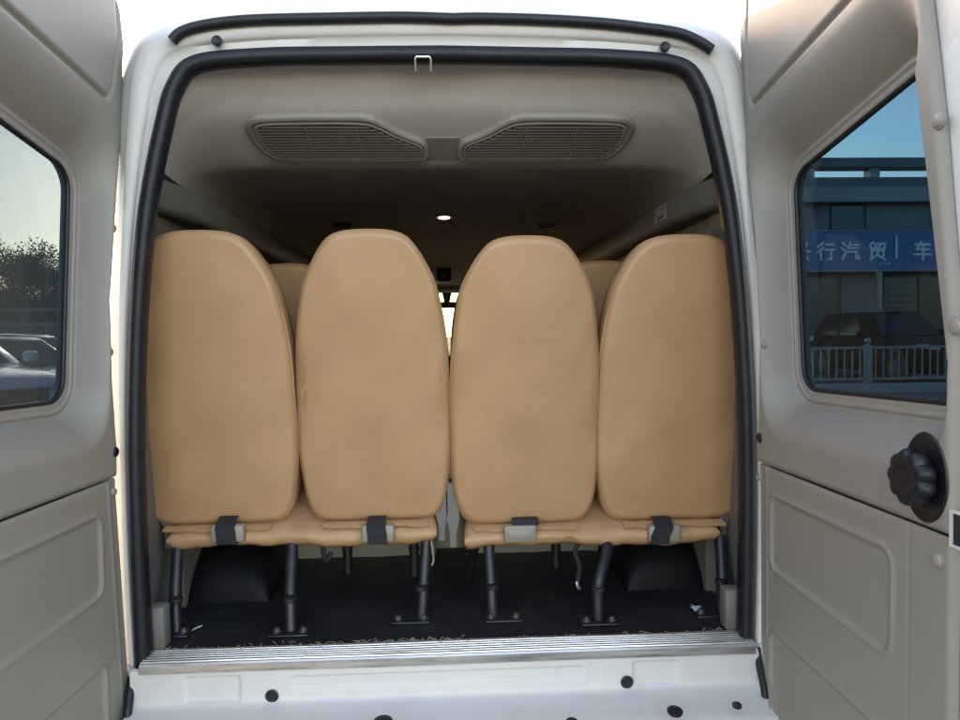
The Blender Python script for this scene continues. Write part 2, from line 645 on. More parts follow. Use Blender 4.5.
for s in (1, -1):
    mb = MB()
    pr = [(0, -.012), (0.02, .003), (.10, .006), (.35, .0085), (.52, .008), (.58, .0045), (.66, .0045), (.72, .009), (.90, .010), (1., .006), (1., .0035)]
    mb.loft([[vpt((a[0] * (1 - t) + b[0] * t, a[1] * (1 - t) + b[1] * t), h, s) for a, b in zip(ol, il)] for t, h in pr], True)
    v = mb.build('air_vent', VENT, van, angle=0)
    mb = MB()
    mb.loft([[vpt(p, .0045, s) for p in il], [vpt((vc[0] + (p[0] - vc[0]) * .02, vc[1] + (p[1] - vc[1]) * .02), .0045, s) for p in il]], True)
    mb.build('vent_shade', BLKM, v, angle=0)  # flat black sheet paints the shade inside the outlet
    mb = MB()
    vs = [p[1] for p in il]
    v0, v1 = min(vs), max(vs)
    for k in range(12):
        vv = v0 + (v1 - v0) * (k + .6) / 12.3
        xs = []
        for i in range(len(il)):
            a, b = il[i], il[(i + 1) % len(il)]
            if (a[1] - vv) * (b[1] - vv) < 0:
                xs.append(a[0] + (b[0] - a[0]) * (vv - a[1]) / (b[1] - a[1]))
        if len(xs) < 2:
            continue
        x0, x1 = min(xs), max(xs)
        w = (v1 - v0) / 12.3
        q = [(vv - w * .20, .0062), (vv + w * .16, .0115), (vv + w * .22, .0103), (vv - w * .12, .0050)]
        mb.loft([[vpt((x, a), h, s) for a, h in q] for x in (x0, x1)], True, cap=True)
    mb.build('louvre', SLAT, v, smooth=False)
    for fx in (.3, .62):
        mb = MB()
        xx = min(p[0] for p in il) * (1 - fx) + max(p[0] for p in il) * fx
        mb.loft([[vpt((xx + dx, vv2), h, s) for dx, h in ((-.0015, .0045), (.0015, .0045), (.0015, .0112), (-.0015, .0112))] for vv2 in (v0 + .008, v1 - .004)], True, cap=True)
        mb.build('vent_divider', VENT, v, smooth=False)
# flat panel between the two outlets
mb = MB()
a, b = vuv(426, 138.5), vuv(470, 161)
mb.loft([[vpt(q, h) for q in ((a[0], a[1]), (-a[0], a[1]), (-a[0], b[1]), (a[0], b[1]))] for h in (-.02, -.006)], True, cap=True)
mb.build('vent_panel', VENT, van, smooth=False)

# roof lamp, nozzles, overhead console, mirror, dash, windscreen
LAMP = bpy.data.materials.new('lamp lens')
LAMP.use_nodes = True
LAMP.node_tree.nodes['Principled BSDF'].inputs['Base Color'].default_value = (.8, .75, .6, 1)
LAMP.node_tree.nodes['Principled BSDF'].inputs['Emission Color'].default_value = (1, .82, .55, 1)
LAMP.node_tree.nodes['Principled BSDF'].inputs['Emission Strength'].default_value = .5
c = on(444, 216, (0, 0, 1.955), (0, 0, 1))
MB().lathe((c.x, c.y, 1.957), (0, 0, -1), [(.02, -.004), (.046, -.004), (.046, .004), (.038, .008), (.03, .008)], 28).build('lamp_housing', VENT, van)
MB().lathe((c.x, c.y, 1.957), (0, 0, -1), [(.01, .006), (.027, .008), (.024, .013), (.012, .015)], 24).build('roof_lamp', LAMP, van)
for px in (343, 546):
    c = on(px, 224, (0, 0, 1.955), (0, 0, 1))
    MB().lathe((c.x, c.y, 1.956), (0, 0, -1), [(.02, -.004), (.05, -.004), (.05, .008), (.038, .012), (.034, .004), (.01, .003)], 24).build('air_nozzle', BLK, van)
c = at(444, 277, 3.2)
MB().rbox((c.x - .052, 3.2, c.z - .03), (c.x + .052, 3.32, c.z + .07), .008).build('overhead_display', BLK, van)
c = at(446, 288, 4.5)
con = MB().rbox((c.x - .15, 4.48, c.z - .03), (c.x + .15, 4.8, c.z + .06), .02).build('overhead_console', HEAD, van)
for dx in (-.045, .045):
    MB().rbox((c.x + dx - .012, 4.472, c.z - .008), (c.x + dx + .012, 4.482, c.z + .004), .002).build('console_button', BLK, con)
c = at(447, 305, 4.7)
mir = MB().rbox((c.x - .13, 4.69, c.z - .03), (c.x + .13, 4.72, c.z + .03), .012).build('rear_view_mirror', BLK, van)
mb = MB()
mb.loft([[(c.x + sx * w, 4.71 + dy, z) for sx, dy in ((-1, -.02), (1, -.02), (1, .02), (-1, .02))] for w, z in ((.028, c.z + .03), (.045, c.z + .11))], True, cap=True)
mb.build('mirror_stem', BLK, mir, smooth=False)
mb = MB()
mb.loft([[(-.80, y, z), (.80, y, z)] for y, z in ((4.3, .62), (4.3, 1.16), (4.36, 1.26), (4.6, 1.30), (5.2, 1.24), (5.45, 1.12), (5.5, .45))], closed=False)
mb.build('dashboard', GREYF, van)
mb = MB()
mb.loft([[(-.80, y, z), (.80, y, z)] for y, z in ((5.44, 1.13), (5.3, 1.4), (4.98, 1.87), (4.96, 1.87), (5.28, 1.395), (5.42, 1.125))], closed=False)
mb.build('windscreen', GL_W, van)
mb = MB()
mb.loft([[(-.845, y, z), (.845, y, z)] for y, z in ((5.1, 2.25), (4.99, 1.9), (4.97, 1.875))], closed=False)
for s in (-1, 1):
    mb.loft([[(s * .80, 5.46, 1.1), (s * .86, 5.42, 1.1), (s * .86, 5.0, 1.1)], [(s * .76, 4.99, 1.9), (s * .84, 4.95, 1.9), (s * .84, 4.7, 1.9)]], closed=False)
    mb.box((s * .80, 5.2, .4), (s * .86, 5.5, 1.2))
mb.build('front_frame', WHITEO, van, smooth=False)

# floor, step behind the rear seats, sill
P = np.zeros((60, 60, 3))
yy, xx = np.meshgrid(np.linspace(.028, .95, 60), np.linspace(-.82, .82, 60), indexing='ij')
P[..., 0], P[..., 1] = xx, yy
P[..., 2] = .62 + .0012 * np.sin(xx * 23 + 2 * yy) * np.sin(yy * 31) + .0008 * rng.standard_normal(xx.shape)
fl = grid_mesh('floor_mat', P, VINYL, van)
mb = MB()
mb.box((-.80, .03, .50), (.80, 5.4, .61))
mb.build('floor_pan', STEEL, van, smooth=False)
mb = MB()
mb.rbox((-.66, .78, .612), (-.052, 4.2, .80), .012)
mb.rbox((.06, .78, .612), (.665, 4.2, .80), .012)
mb.rbox((-.056, .86, .612), (.064, 4.2, .79), .006)
mb.build('raised_floor', BUCK, van)
mb = MB()
ps = [(-.048, .598), (-.049, .6195), (-.046, .6235)]
for k in range(6):
    y = -.040 + k * .0125
    ps += [(y, .6235), (y + .001, .6262), (y + .0065, .6262), (y + .0075, .6230)]
ps += [(.036, .6250), (.040, .6215)]
xs = np.linspace(-.775, .79, 40)
mb.loft([[(x, y, z + .0006 * math.sin(x * 7 + y * 20)) for y, z in ps] for x in xs], closed=False)
mb.build('sill_plate', ALU, van, angle=25)
# fluff and grit along the edge of the plate
mb = MB()
for k in range(150):
    x = random.uniform(-.74, .76) if k > 60 else random.gauss(-.13, .09)
    p = Vector((x, random.gauss(.03, .006), .6265))
    q = p + Vector((random.gauss(0, .009), random.gauss(0, .005), random.uniform(.001, .007)))
    mb.tube([p, (p + q) / 2 + Vector((0, 0, .003)), q], .0006, 4)
mb.build('carpet_fluff', BUCK, van)['kind'] = 'stuff'

# white panel under the sill: pressed outlines and the ledge below
U, V = np.meshgrid(np.linspace(-.80, .80, 420), np.linspace(0, 1, 150), indexing='ij')
prof = catmull([(-.030, .606), (-.042, .598), (-.043, .56), (-.044, .528), (-.047, .519), (-.062, .512), (-.10, .505), (-.155, .497), (-.175, .485), (-.18, .46), (-.18, .33)], 30)
prof = np.array(prof)
sl = np.r_[0, np.cumsum(np.hypot(*np.diff(prof, axis=0).T))]
tt = V * sl[-1]
Yp, Zp = np.interp(tt, sl, prof[:, 0]), np.interp(tt, sl, prof[:, 1])


def pressed(x0, x1, z0, z1, dep=.006):
    d = sdf(U, Zp, [(x0, z0), (x1, z0), (x1, z1), (x0, z1)], .006)
    return np.where(Yp > -.046, dep * (1 - sm((d + .003) / .006)), 0)


dy = pressed(-.665, -.53, .522, .585) + pressed(-.40, .34, .545, .578) + pressed(.47, .585, .525, .585) + pressed(.355, .385, .53, .585, .002)
dz = -.012 * np.exp(-(((np.abs(U) - .80) / .03) ** 2))
P = np.stack([U, Yp + dy, Zp + dz * 0], -1)
grid_mesh('sill_panel', P, WHITE, van)
mb = MB()
for px, py in ((272, 696), (627, 682)):
    p = at(px, py, -.046)
    MB().lathe(p, (0, -1, 0), [(.003, -.008), (.015, -.004), (.0165, .0015), (.014, .0032), (.004, .0020)], 24).build('sill_hole', BLK, van)  # black disc paints in the darkness of an open hole
for px, py, w in ((383, 722, .022), (572, 722, .014), (675, 711, .018), (737, 705, .011)):
    p = on(px, py, (0, -.08, .5095), (0, .2, 1))
    MB().lathe(p, (0, -.18, 1), [(.002, -.004), (w, -.004), (w * 1.05, .001), (w * .9, .0025), (.002, .0005)], 20).build('ledge_hole', BLK, van)  # black disc in place of a shaded cut-out in the ledge
MB().tube(catmull([(.805, -.02, .60), (.80, -.06, .55), (.797, -.09, .50), (.802, -.06, .43), (.81, .0, .40)], 6), .011, 10).build('door_check', RUB, van)
MB().tube(catmull([(-.805, -.02, .58), (-.80, -.05, .54), (-.797, -.07, .50), (-.802, -.05, .43), (-.81, .0, .40)], 6), .011, 10).build('door_check', RUB, van)
for s in (-1, 1):
    MB().rbox((s * .75, .0, .28), (s * .86, .35, .594), .02).build('lower_corner', WHITE, van)

# padded rails along the top of both side walls
for s in (-1, 1):
    mb = MB()
    lps = []
    for y, xi in ((.16, .792), (.24, .772), (.34, .750), (.46, .738), (1.2, .735), (3.0, .735), (4.6, .735)):
        dz = -.012 * max(0, y - 1) / 2
        lps.append([(s * x, y, z + dz) for x, z in ((.83, 1.886), (xi + .022, 1.886), (xi + .006, 1.879), (xi, 1.866), (xi, 1.812), (xi + .008, 1.796), (xi + .026, 1.788), (.83, 1.788))])
    mb.loft(lps, True, cap=True)
    mb.build('overhead_rail', SIDET, van)

# warning sticker on the right lining
a = Vector((.7355, .50, 1.864))
ex, ez = Vector((0, .13, 0)), Vector((0, 0, -.05))
mb = MB()
mb.add([a, a + ex, a + ex + ez, a + ez], [(0, 1, 2, 3)])
stk = mb.build('warning_sticker', mat('sticker paper', (.42, .40, .38), .4, var=.08), van, smooth=False)
mb = MB()
nn = ey_ = ex.cross(ez).normalized()
if nn.x > 0:
    nn = -nn
for r_, (t0, t1) in enumerate(((.10, .16), (.24, .27), (.33, .36), (.42, .45), (.60, .64), (.70, .92))):
    for c0, c1 in (((.08, .34), (.42, .60), (.66, .92)) if r_ in (0, 1, 3) else ((.08, .55), (.62, .9))) if r_ < 5 else ((.2, .8),):
        q = [a + ex * c + ez * t + nn * .0012 for c, t in ((c0, t0), (c1, t0), (c1, t1), (c0, t1))]
        mb.add(q, [(0, 1, 2, 3)])
mb.build('sticker_print', mat('sticker ink', (.05, .06, .10), .5), stk, smooth=False)

# ------------------------------------------------------------------ rear doors
NR = 140


def make_door(side, ang, hx, hy, glass, mirrored_label):
    a = R(ang)
    D = Vector((side * math.sin(a), -math.cos(a), 0))
    Nn = Vector((-side * math.cos(a), -math.sin(a), 0))
    H = Vector((side * hx, hy, 0))

    def W(u, v, w):
        return tuple(H + D * u + Nn * w + Vector((0, 0, v)))

    def Wa(Uu, Vv, Ww):
        return np.stack([H.x + D.x * Uu + Nn.x * Ww, H.y + D.y * Uu + Nn.y * Ww, Vv], -1)

    def uv(px, py, w=0.):
        p = on(px, py, H + Nn * w, Nn)
        return ((p - H).dot(D), p.z)

    GW = -.082
    hR = Vector((.785, -.03, 0))
    nR, dR = Vector((-math.cos(R(1)), -math.sin(R(1)), 0)), Vector((math.sin(R(1)), -math.cos(R(1)), 0))

    def uvr(px, py):
        p = on(px, py, hR, nR)
        return ((p - hR).dot(dR), p.z)
    if side < 0:
        w1, w2 = uv(68, 176, GW), uv(62, 372, GW)
        edge_px = [(122, 5), (126, 45), (124, 120), (118, 210), (113, 300), (114.5, 380), (119, 450), (119, 485), (124, 560), (130, 650), (132, 685)]
        tri_px = [(107, 98), (113, 84), (118.5, 33), (104, -20)]
        seam = (uv(118, 481)[1] + uv(0, 522)[1]) / 2
        slope = .20
        emb1 = [uv(0, 561), uv(103, 512), uv(107, 525), uv(106, 580), uv(103, 592), uv(0, 667)]
    else:
        w1, w2 = uv(796, 180, GW), uv(804, 368, GW)
        edge_px = [(742, 4), (738, 40), (741, 110), (748, 200), (754, 270), (757.5, 340), (757, 400), (756, 455), (757, 480), (757.5, 560), (758, 640), (765, 695)]
        tri_px = [(752, 105), (747.5, 86), (747, 30), (766, -20)]
        seam = (uv(797, 480)[1] + uv(943, 538)[1]) / 2
        slope = .185
    eu = [uv(*p) for p in edge_px]
    ev = np.array(sorted([(v, u) for u, v in eu]))
    fpx = [(918, -70), (925, 0), (932, 60), (939, 130), (946, 220), (953, 305)]
    FV = np.array(sorted([uvr(*p)[::-1] for p in fpx]))

    def uh(v):
        return np.interp(v, ev[:, 0], ev[:, 1])

    def uf(v):
        return np.interp(v, FV[:, 0], FV[:, 1])

    VB, VT = .47, 2.305
    bot = 1.292
    wfree = .652
    poly = [(w2[0] + .004, bot), (wfree, bot + .012), (wfree - .10, w1[1] + slope * (wfree - .10 - w1[0]) + .015), (w1[0] - .002, w1[1] + .012)]
    rad = .055
    root = bpy.data.objects.new('rear_door', None)
    COL.objects.link(root)
    root.parent = van
    root['label'] = mirrored_label

    # upper lining as a pressed sheet with a deep window well
    nu, nv = 430, 480
    vv = np.linspace(seam + .004, VT, nv)
    tu = np.linspace(0, 1, nu)
    Vg, Tg = np.meshgrid(vv, tu, indexing='ij')
    # corner rounding of the top hinge corner
    top_in = .05 * (1 - np.sqrt(np.clip(1 - np.clip((Vg - (VT - .05)) / .05, 0, 1) ** 2, 0, 1)))
    U0, U1 = uh(Vg) + top_in, uf(Vg)
    Ug = U0 + (U1 - U0) * Tg
    d = sdf(Ug, Vg, poly, rad)
    e = .004
    gx = (sdf(Ug + e, Vg, poly, rad) - sdf(Ug - e, Vg, poly, rad)) / (2 * e)
    gy = (sdf(Ug, Vg + e, poly, rad) - sdf(Ug, Vg - e, poly, rad)) / (2 * e)
    hw = np.clip(w1[0] - uh(Vg) - .046, .024, .06)
    wid = hw * np.maximum(-gx, 0) ** 2 + .018 * np.maximum(gx, 0) ** 2 + np.where(gy > 0, .130, .085) * gy ** 2
    k = np.clip((d - .034) / wid, 0, 1)
    Wg = -.079 * (1 - k) ** 1.8
    Wg *= np.where(gx > 0, sm((U1 - Ug - .003) / .018), 1)
    # stepped bezel close to the glass
    Wg = np.where(d < .034, -.079 + .0045 * sm((d - .020) / .004) - .0035 * sm((d - .028) / .004) - .0045 * sm((.010 - d) / .008), Wg)
    # groove of the pressed panel above the window
    T = [uv(*p) for p in tri_px]
    if side < 0:
        far = (.56, T[0][1] + (.56 - T[0][0]) * .155)
    else:
        far = (.56, T[0][1] + (.56 - T[0][0]) * .165)
    tri = [T[0], far, (.56, 2.40), (T[2][0] + .02, 2.40), T[2], T[1]]
    dt = sdf(Ug, Vg, tri, .012)
    Wg += -.0095 * np.exp(-(dt / .0070) ** 2) + .0035 * sm((-dt + .004) / .010)
    # rolled outer border
    ed = np.minimum(np.minimum(Ug - U0, (U1 - Ug)), np.minimum(Vg - seam - .004, VT - Vg))
    rr = .016
    x = np.clip(1 - ed / rr, 0, 1)
    Wg += -.016 * (1 - np.sqrt(np.clip(1 - x ** 2, 0, 1)))
    Wg += .0007 * np.sin(Ug * 11 + 1) * np.sin(Vg * 7)
    grid_mesh('upper_trim', Wa(Ug, Vg, Wg), TRIM, root, mask=d < .001)

    # lower lining
    nu, nv = 200, 180
    vv = np.linspace(VB, seam + .002, nv)
    Vg, Tg = np.meshgrid(vv, tu[:nu] * 0, indexing='ij')
    Tg = np.meshgrid(vv, np.linspace(0, 1, nu), indexing='ij')[1]
    U0, U1 = uh(Vg), uf(Vg)
    Ug = U0 + (U1 - U0) * Tg
    Wg = np.full(Ug.shape, -.002)
    if side < 0:
        h0 = .088
        z0, z1, z2 = .822, 1.022, .662
        h1 = .60
    else:
        h0 = uv(770, 530)[0]
        z0, z1, z2 = .845, 1.034, .70
        h1 = uv(890, 600)[0]
    for q, r in (([(h0, z0 + .008), (h1, z0 - .006), (h1, z1), (h0, z1 - .002)], .03), ([(h0, .40), (h1, .40), (h1, z2 - .008), (h0, z2)], .03)):
        dd = sdf(Ug, Vg, q, r)
        Wg += .0042 * np.exp(-(dd / .0075) ** 2) - .0035 * sm((-dd + .004) / .012)
    Wg += -.0015 * np.exp(-((Ug - h1 - .045) / .004) ** 2)           # long crease near the latch edge
    Wg += .0022 * np.exp(-((Ug - U0 - .045) / .006) ** 2) - .0022 * sm((.045 - (Ug - U0)) / .02)
    ed = np.minimum(np.minimum(Ug - U0, U1 - Ug), np.minimum(Vg - VB, (seam + .006 - Vg)))
    x = np.clip(1 - ed / .014, 0, 1)
    Wg += -.014 * (1 - np.sqrt(np.clip(1 - x ** 2, 0, 1)))
    Wg += .0006 * np.sin(Ug * 13) * np.sin(Vg * 9 + 2)
    grid_mesh('lower_trim', Wa(Ug, Vg, Wg), TRIML, root)

    # painted shell: border behind the lining, rim, outer skin with window hole
    outline = []
    for v in np.linspace(VB - .02, VT + .008, 50):
        outline.append((float(uh(v)) - .004 + (.05 if v > VT else 0), float(v)))
    for v in np.linspace(VT + .008, VB - .02, 50):
        outline.append((float(uf(v)) + .095, float(v)))
    cc = (.38, 1.5)
    lo = rloop(outline, cc, NR)
    lw = rloop(rpoly(poly, rad, .024), cc, NR)

    def mixl(A, B, t):
        return [(p[0] * (1 - t) + q[0] * t, p[1] * (1 - t) + q[1] * t) for p, q in zip(A, B)]

    def under(A, m):
        out = []
        for u, v in A:
            v2 = min(max(v, VB + .01), VT - .03)
            out.append((min(max(u, float(uh(v2)) + m), float(uf(v2)) - .03), v2))
        return out

    def shr(A, m):
        out = []
        for p in A:
            dx, dy = p[0] - cc[0], p[1] - cc[1]
            l = math.hypot(dx, dy)
            out.append((p[0] - dx / l * m, p[1] - dy / l * m))
        return out
    mb = MB()
    mb.loft([[W(u, v, w) for u, v in L] for L, w in ((under(lo, .016), -.030), (under(lo, .014), -.0195), (shr(lo, .006), -.0165), (shr(lo, .001), -.021), (lo, -.03), (lo, -.10), (shr(lo, .012), -.108), (lw, -.112), (lw, -.086))], True)
    mb.build('door_shell', WHITE, root, angle=50)
    # rubber round the glass
    mb = MB()
    mb.loft([[W(u, v, w) for u, v in rpoly(poly, rad, o, 10)] for o, w in ((.007, -.088), (.006, -.0800), (.003, -.0770), (.000, -.0770), (-.003, -.079), (-.004, -.0845), (-.003, -.0885), (.010, -.105), (.026, -.1135), (.028, -.108))], True)
    mb.build('window_seal', RUB, root, angle=0)
    mb = MB()
    lp = rpoly(poly, rad, .022, 10)
    for w in (-.0820, -.0855):
        mb.add([W(u, v, w) for u, v in lp], [tuple(range(len(lp)))])
    mb.build('window_pane', glass, root, smooth=False)

    def clip(px, py, w, r, m, name, dirv=None):
        u, v = uv(px, py, w)
        if name == 'trim_clip':
            MB().lathe(W(u, v, w - .004), Nn, [(r * 1.05, 0), (r * 1.05, .0045), (r * .85, .005), (r * .75, .0075), (r * .45, .009), (r * .1, .0093)], 20).build(name, m, root)
        else:
            MB().lathe(W(u, v, w - .004), Nn, [(r, 0), (r, .005), (r * .8, .008), (r * .45, .006), (r * .1, .006)], 20).build(name, m, root)

    if side < 0:
        clip(110.5, 352, -.006, .011, CLIP, 'trim_clip')
        clip(113.5, 228, -.006, .011, CLIP, 'trim_clip')
        clip(115.5, 452, .0, .013, BLK, 'rubber_plug')
        clip(114, 492, -.001, .010, CLIP, 'trim_screw')
    else:
        clip(763, 345, -.008, .010, CLIP, 'trim_clip')
        clip(760, 438, .0, .013, BLK, 'rubber_plug')
        clip(759, 477, -.001, .009, CLIP, 'trim_screw')
        clip(938, 121, -.001, .013, CLIP, 'trim_clip')
        clip(955.5, 326, .0, .014, CLIP, 'trim_clip')
        clip(937, 560, .0, .013, CLIP, 'trim_clip')
        # black grab knob in its dished pocket
        ku, kv = uv(926, 479)
        mb = MB()
        pk = [(ku + x * 1.0, kv + y) for x, y in [(.050 * math.cos(t), (.076 if math.sin(t) > 0 else .070) * math.sin(t)) for t in np.linspace(0, 2 * math.pi, 41)[:-1]]]
        mb.loft([[W(ku + (u - ku) * s, kv + (v - kv) * s, w) for u, v in pk] for s, w in ((1.04, .0005), (1.02, .0035), (.96, .003), (.9, -.004 + .006), (.4, .0012), (.02, .0012))], True)
        mb.build('knob_pocket', BLK, root, angle=0)
        kk = W(ku - .004, kv + .002, .0)
        mb = MB()
        mb.lathe(kk, Nn, [(.030, .001), (.034, .006), (.043, .010), (.0465, .018), (.046, .028), (.042, .035), (.034, .038), (.022, .0385), (.020, .0372), (.016, .0372), (.002, .0378)], 80, .16, 9)
        mb.build('knob', BLK, root, angle=50)
        # latch slot at the free edge
        lu, lv = uv(955, 528)
        mb = MB()
        mb.rbox(W(lu - .012, lv - .05, .006), W(lu + .05, lv + .045, .0), .0)
        mb = MB()
        for a0, a1, b0, b1 in ((-.006, .05, -.030, -.026), (-.006, -.001, -.026, .024), (-.006, .05, .024, .028)):
            mb.loft([[W(lu + u, lv + v, w) for u, v in ((a0, b0), (a1, b0), (a1, b1), (a0, b1))] for w in (-.002, .005)], True, cap=True)
        mb.build('latch_frame', WHITE, root, smooth=False)
        mb = MB()
        mb.loft([[W(lu + u, lv + v, w) for u, v in ((-.001, -.026), (.05, -.026), (.05, .024), (-.001, .024))] for w in (-.002, .0022)], True, cap=True)
        mb.build('latch_slot', BLKM, root, smooth=False)  # solid block, its black painted for the dark of the latch opening
    return root


make_door(-1, 3, .815, -.03, GL_L, 'rear door on the side of the parked white car, lining with a plain window')
make_door(1, 1, .785, -.03, GL_R, 'rear door with a black knob, its tinted window facing the blue shop sign')

# ================================================================== SEATS
HALF = [(0, 0), (.09, -.001), (.145, .003), (.168, .014), (.182, .035), (.196, .08), (.206, .17), (.2095, .29), (.208, .405), (.203, .50), (.195, .583), (.187, .636), (.177, .683), (.161, .724), (.135, .771), (.114, .800), (.094, .818), (.066, .828), (.035, .832), (0, .833)]


def resample(pts, n):
    p = np.array(catmull(pts, 12))
    s = np.r_[0, np.cumsum(np.hypot(*np.diff(p, axis=0).T))]
    t = np.linspace(0, s[-1], n)
    return np.stack([np.interp(t, s, p[:, 0]), np.interp(t, s, p[:, 1])], -1)


def backrest_mb(seed):
    """upholstered seat back: base at the origin, back side towards -y, leaning back"""
    h = resample([(x * 1.055, z) for x, z in HALF], 60)
    ol = [tuple(p) for p in h] + [(-x, z) for x, z in h[1:-1][::-1]]
    c = np.array((0, .40))
    r = random.Random(seed)
    ph = [r.uniform(0, 6.28) for _ in range(8)]
    rings = []
    for s_ in (.03, .12, .24, .36, .48, .58, .67, .75, .82, .87, .91, .94):
        rings.append((s_, 'f', 0))
    rings += [(.958, 'e', .0025), (.972, 'e', .006), (.979, 'e', .0085), (.978, 'e', .0120), (.958, 'p', .0142), (.986, 'p', .0148), (.994, 'p', .018), (.986, 'p', .0212), (.974, 'g', .0225),
              (.992, 'g', .035), (1.0, 'g', .06), (.995, 'g', .09), (.97, 'g', .112), (.9, 'g', .125), (.5, 'g', .13), (.03, 'g', .13)]
    mb = MB()
    loops = []
    for s_, kind, dep in rings:
        lp = []
        for x, z in ol:
            if kind == 'f' or kind == 'e' or kind == 'p':
                # inset by a near constant margin instead of plain scaling
                m = (1 - s_)
                X, Z = c + (np.array((x, z)) - c) * s_
                if s_ > .9:
                    v = np.array((x, z)) - c
                    l = np.linalg.norm(v)
                    X, Z = np.array((x, z)) - v / l * m * .30
            else:
                X, Z = c + (np.array((x, z)) - c) * s_
            if kind == 'f':
                y = -.021 * (1 - min(1, s_) ** 2.4)
                wr = .0017 * math.sin(X * 19 + Z * 8 + ph[0]) * math.sin(Z * 13 + ph[1]) + .0016 * math.sin(Z * 34 + X * 21 + ph[2]) * math.exp(-((Z - .08) / .1) ** 2) \
                    + .0015 * math.sin(X * 43 - Z * 27 + ph[3]) * math.exp(-((abs(X) - .17) / .05) ** 2)
                y += wr * (1 - s_ ** 6)
            else:
                y = dep
            # lean: the top comes towards the rear, with a slight curve
            y -= .165 * Z + .02 * math.sin(Z / .83 * math.pi) * -1
            X += .0012 * math.sin(Z * 21 + ph[4]) * (1 if x > 0 else -1) * (s_ > .9)
            lp.append((X, y, Z))
        loops.append(lp)
    mb.loft(loops, True, cap=True)
    return mb


def base_mb(x0, x1, z0, z1, y0, y1, seed):
    """covered seat base, its rear edge slightly sagging and creased"""
    r = random.Random(seed)
    ph = [r.uniform(0, 6.28) for _ in range(6)]
    sec = [(y1, z1 + .06), (y1 - .2, z1 + .09), (y0 + .16, z1 + .07), (y0 + .05, z1 + .012), (y0 + .012, z1 - .002), (y0, z1 - .014), (y0 - .004, (z0 + z1) / 2), (y0 + .003, z0 + .010), (y0 + .014, z0), (y0 + .08, z0 + .002), (y1, z0)]
    loops = []
    for i, x in enumerate(np.linspace(x0, x1, 70)):
        e = min(x - x0, x1 - x)
        k = 1 - .5 * max(0, 1 - e / .018) ** 2
        sag = -.006 * math.sin((x - x0) / (x1 - x0) * math.pi * 2.2 + ph[0]) + .003 * math.sin(x * 31 + ph[1]) + .0015 * math.sin(x * 77 + ph[2])
        zc = (z0 + z1) / 2
        loops.append([(x, y + .003 * math.sin(x * 23 + z * 60 + ph[3]) * (j in (5, 6, 7)), zc + (z - zc) * k + (sag if j in (6, 7, 8, 9) else sag * .4)) for j, (y, z) in enumerate(sec)])
    mb = MB()
    mb.loft(loops, True, cap=True)
    return mb


def leg_obj(pts, root, plate=True, sideways=0, r=.0165):
    mb = MB()
    mb.tube(catmull(pts, 5), r, 14)
    lg = mb.build('leg', STEEL, root)
    b = Vector(pts[0])
    mb = MB()
    mb.lathe(b + Vector((0, 0, .083)), (0, 0, 1), [(r, 0), (r + .003, .002), (r + .003, .012), (r, .014)], 14)
    mb.build('collar', STEEL, lg)
    if plate:
        mb = MB()
        mb.rbox((b.x - .055 + sideways, b.y - .04, .6215), (b.x + .055 + sideways, b.y + .04, .628), .003)
        mb.build('foot_plate', STEEL, lg)
        for dx in (-.036, .036):
            MB().lathe((b.x + dx + sideways, b.y - .012, .628), (0, 0, 1), [(.013, 0), (.013, .002), (.0085, .0025), (.0085, .009), (.005, .011), (.001, .011)], 6 * 2).build('bolt', BOLT, lg)
    return lg


backs = [backrest_mb(k) for k in range(4)]


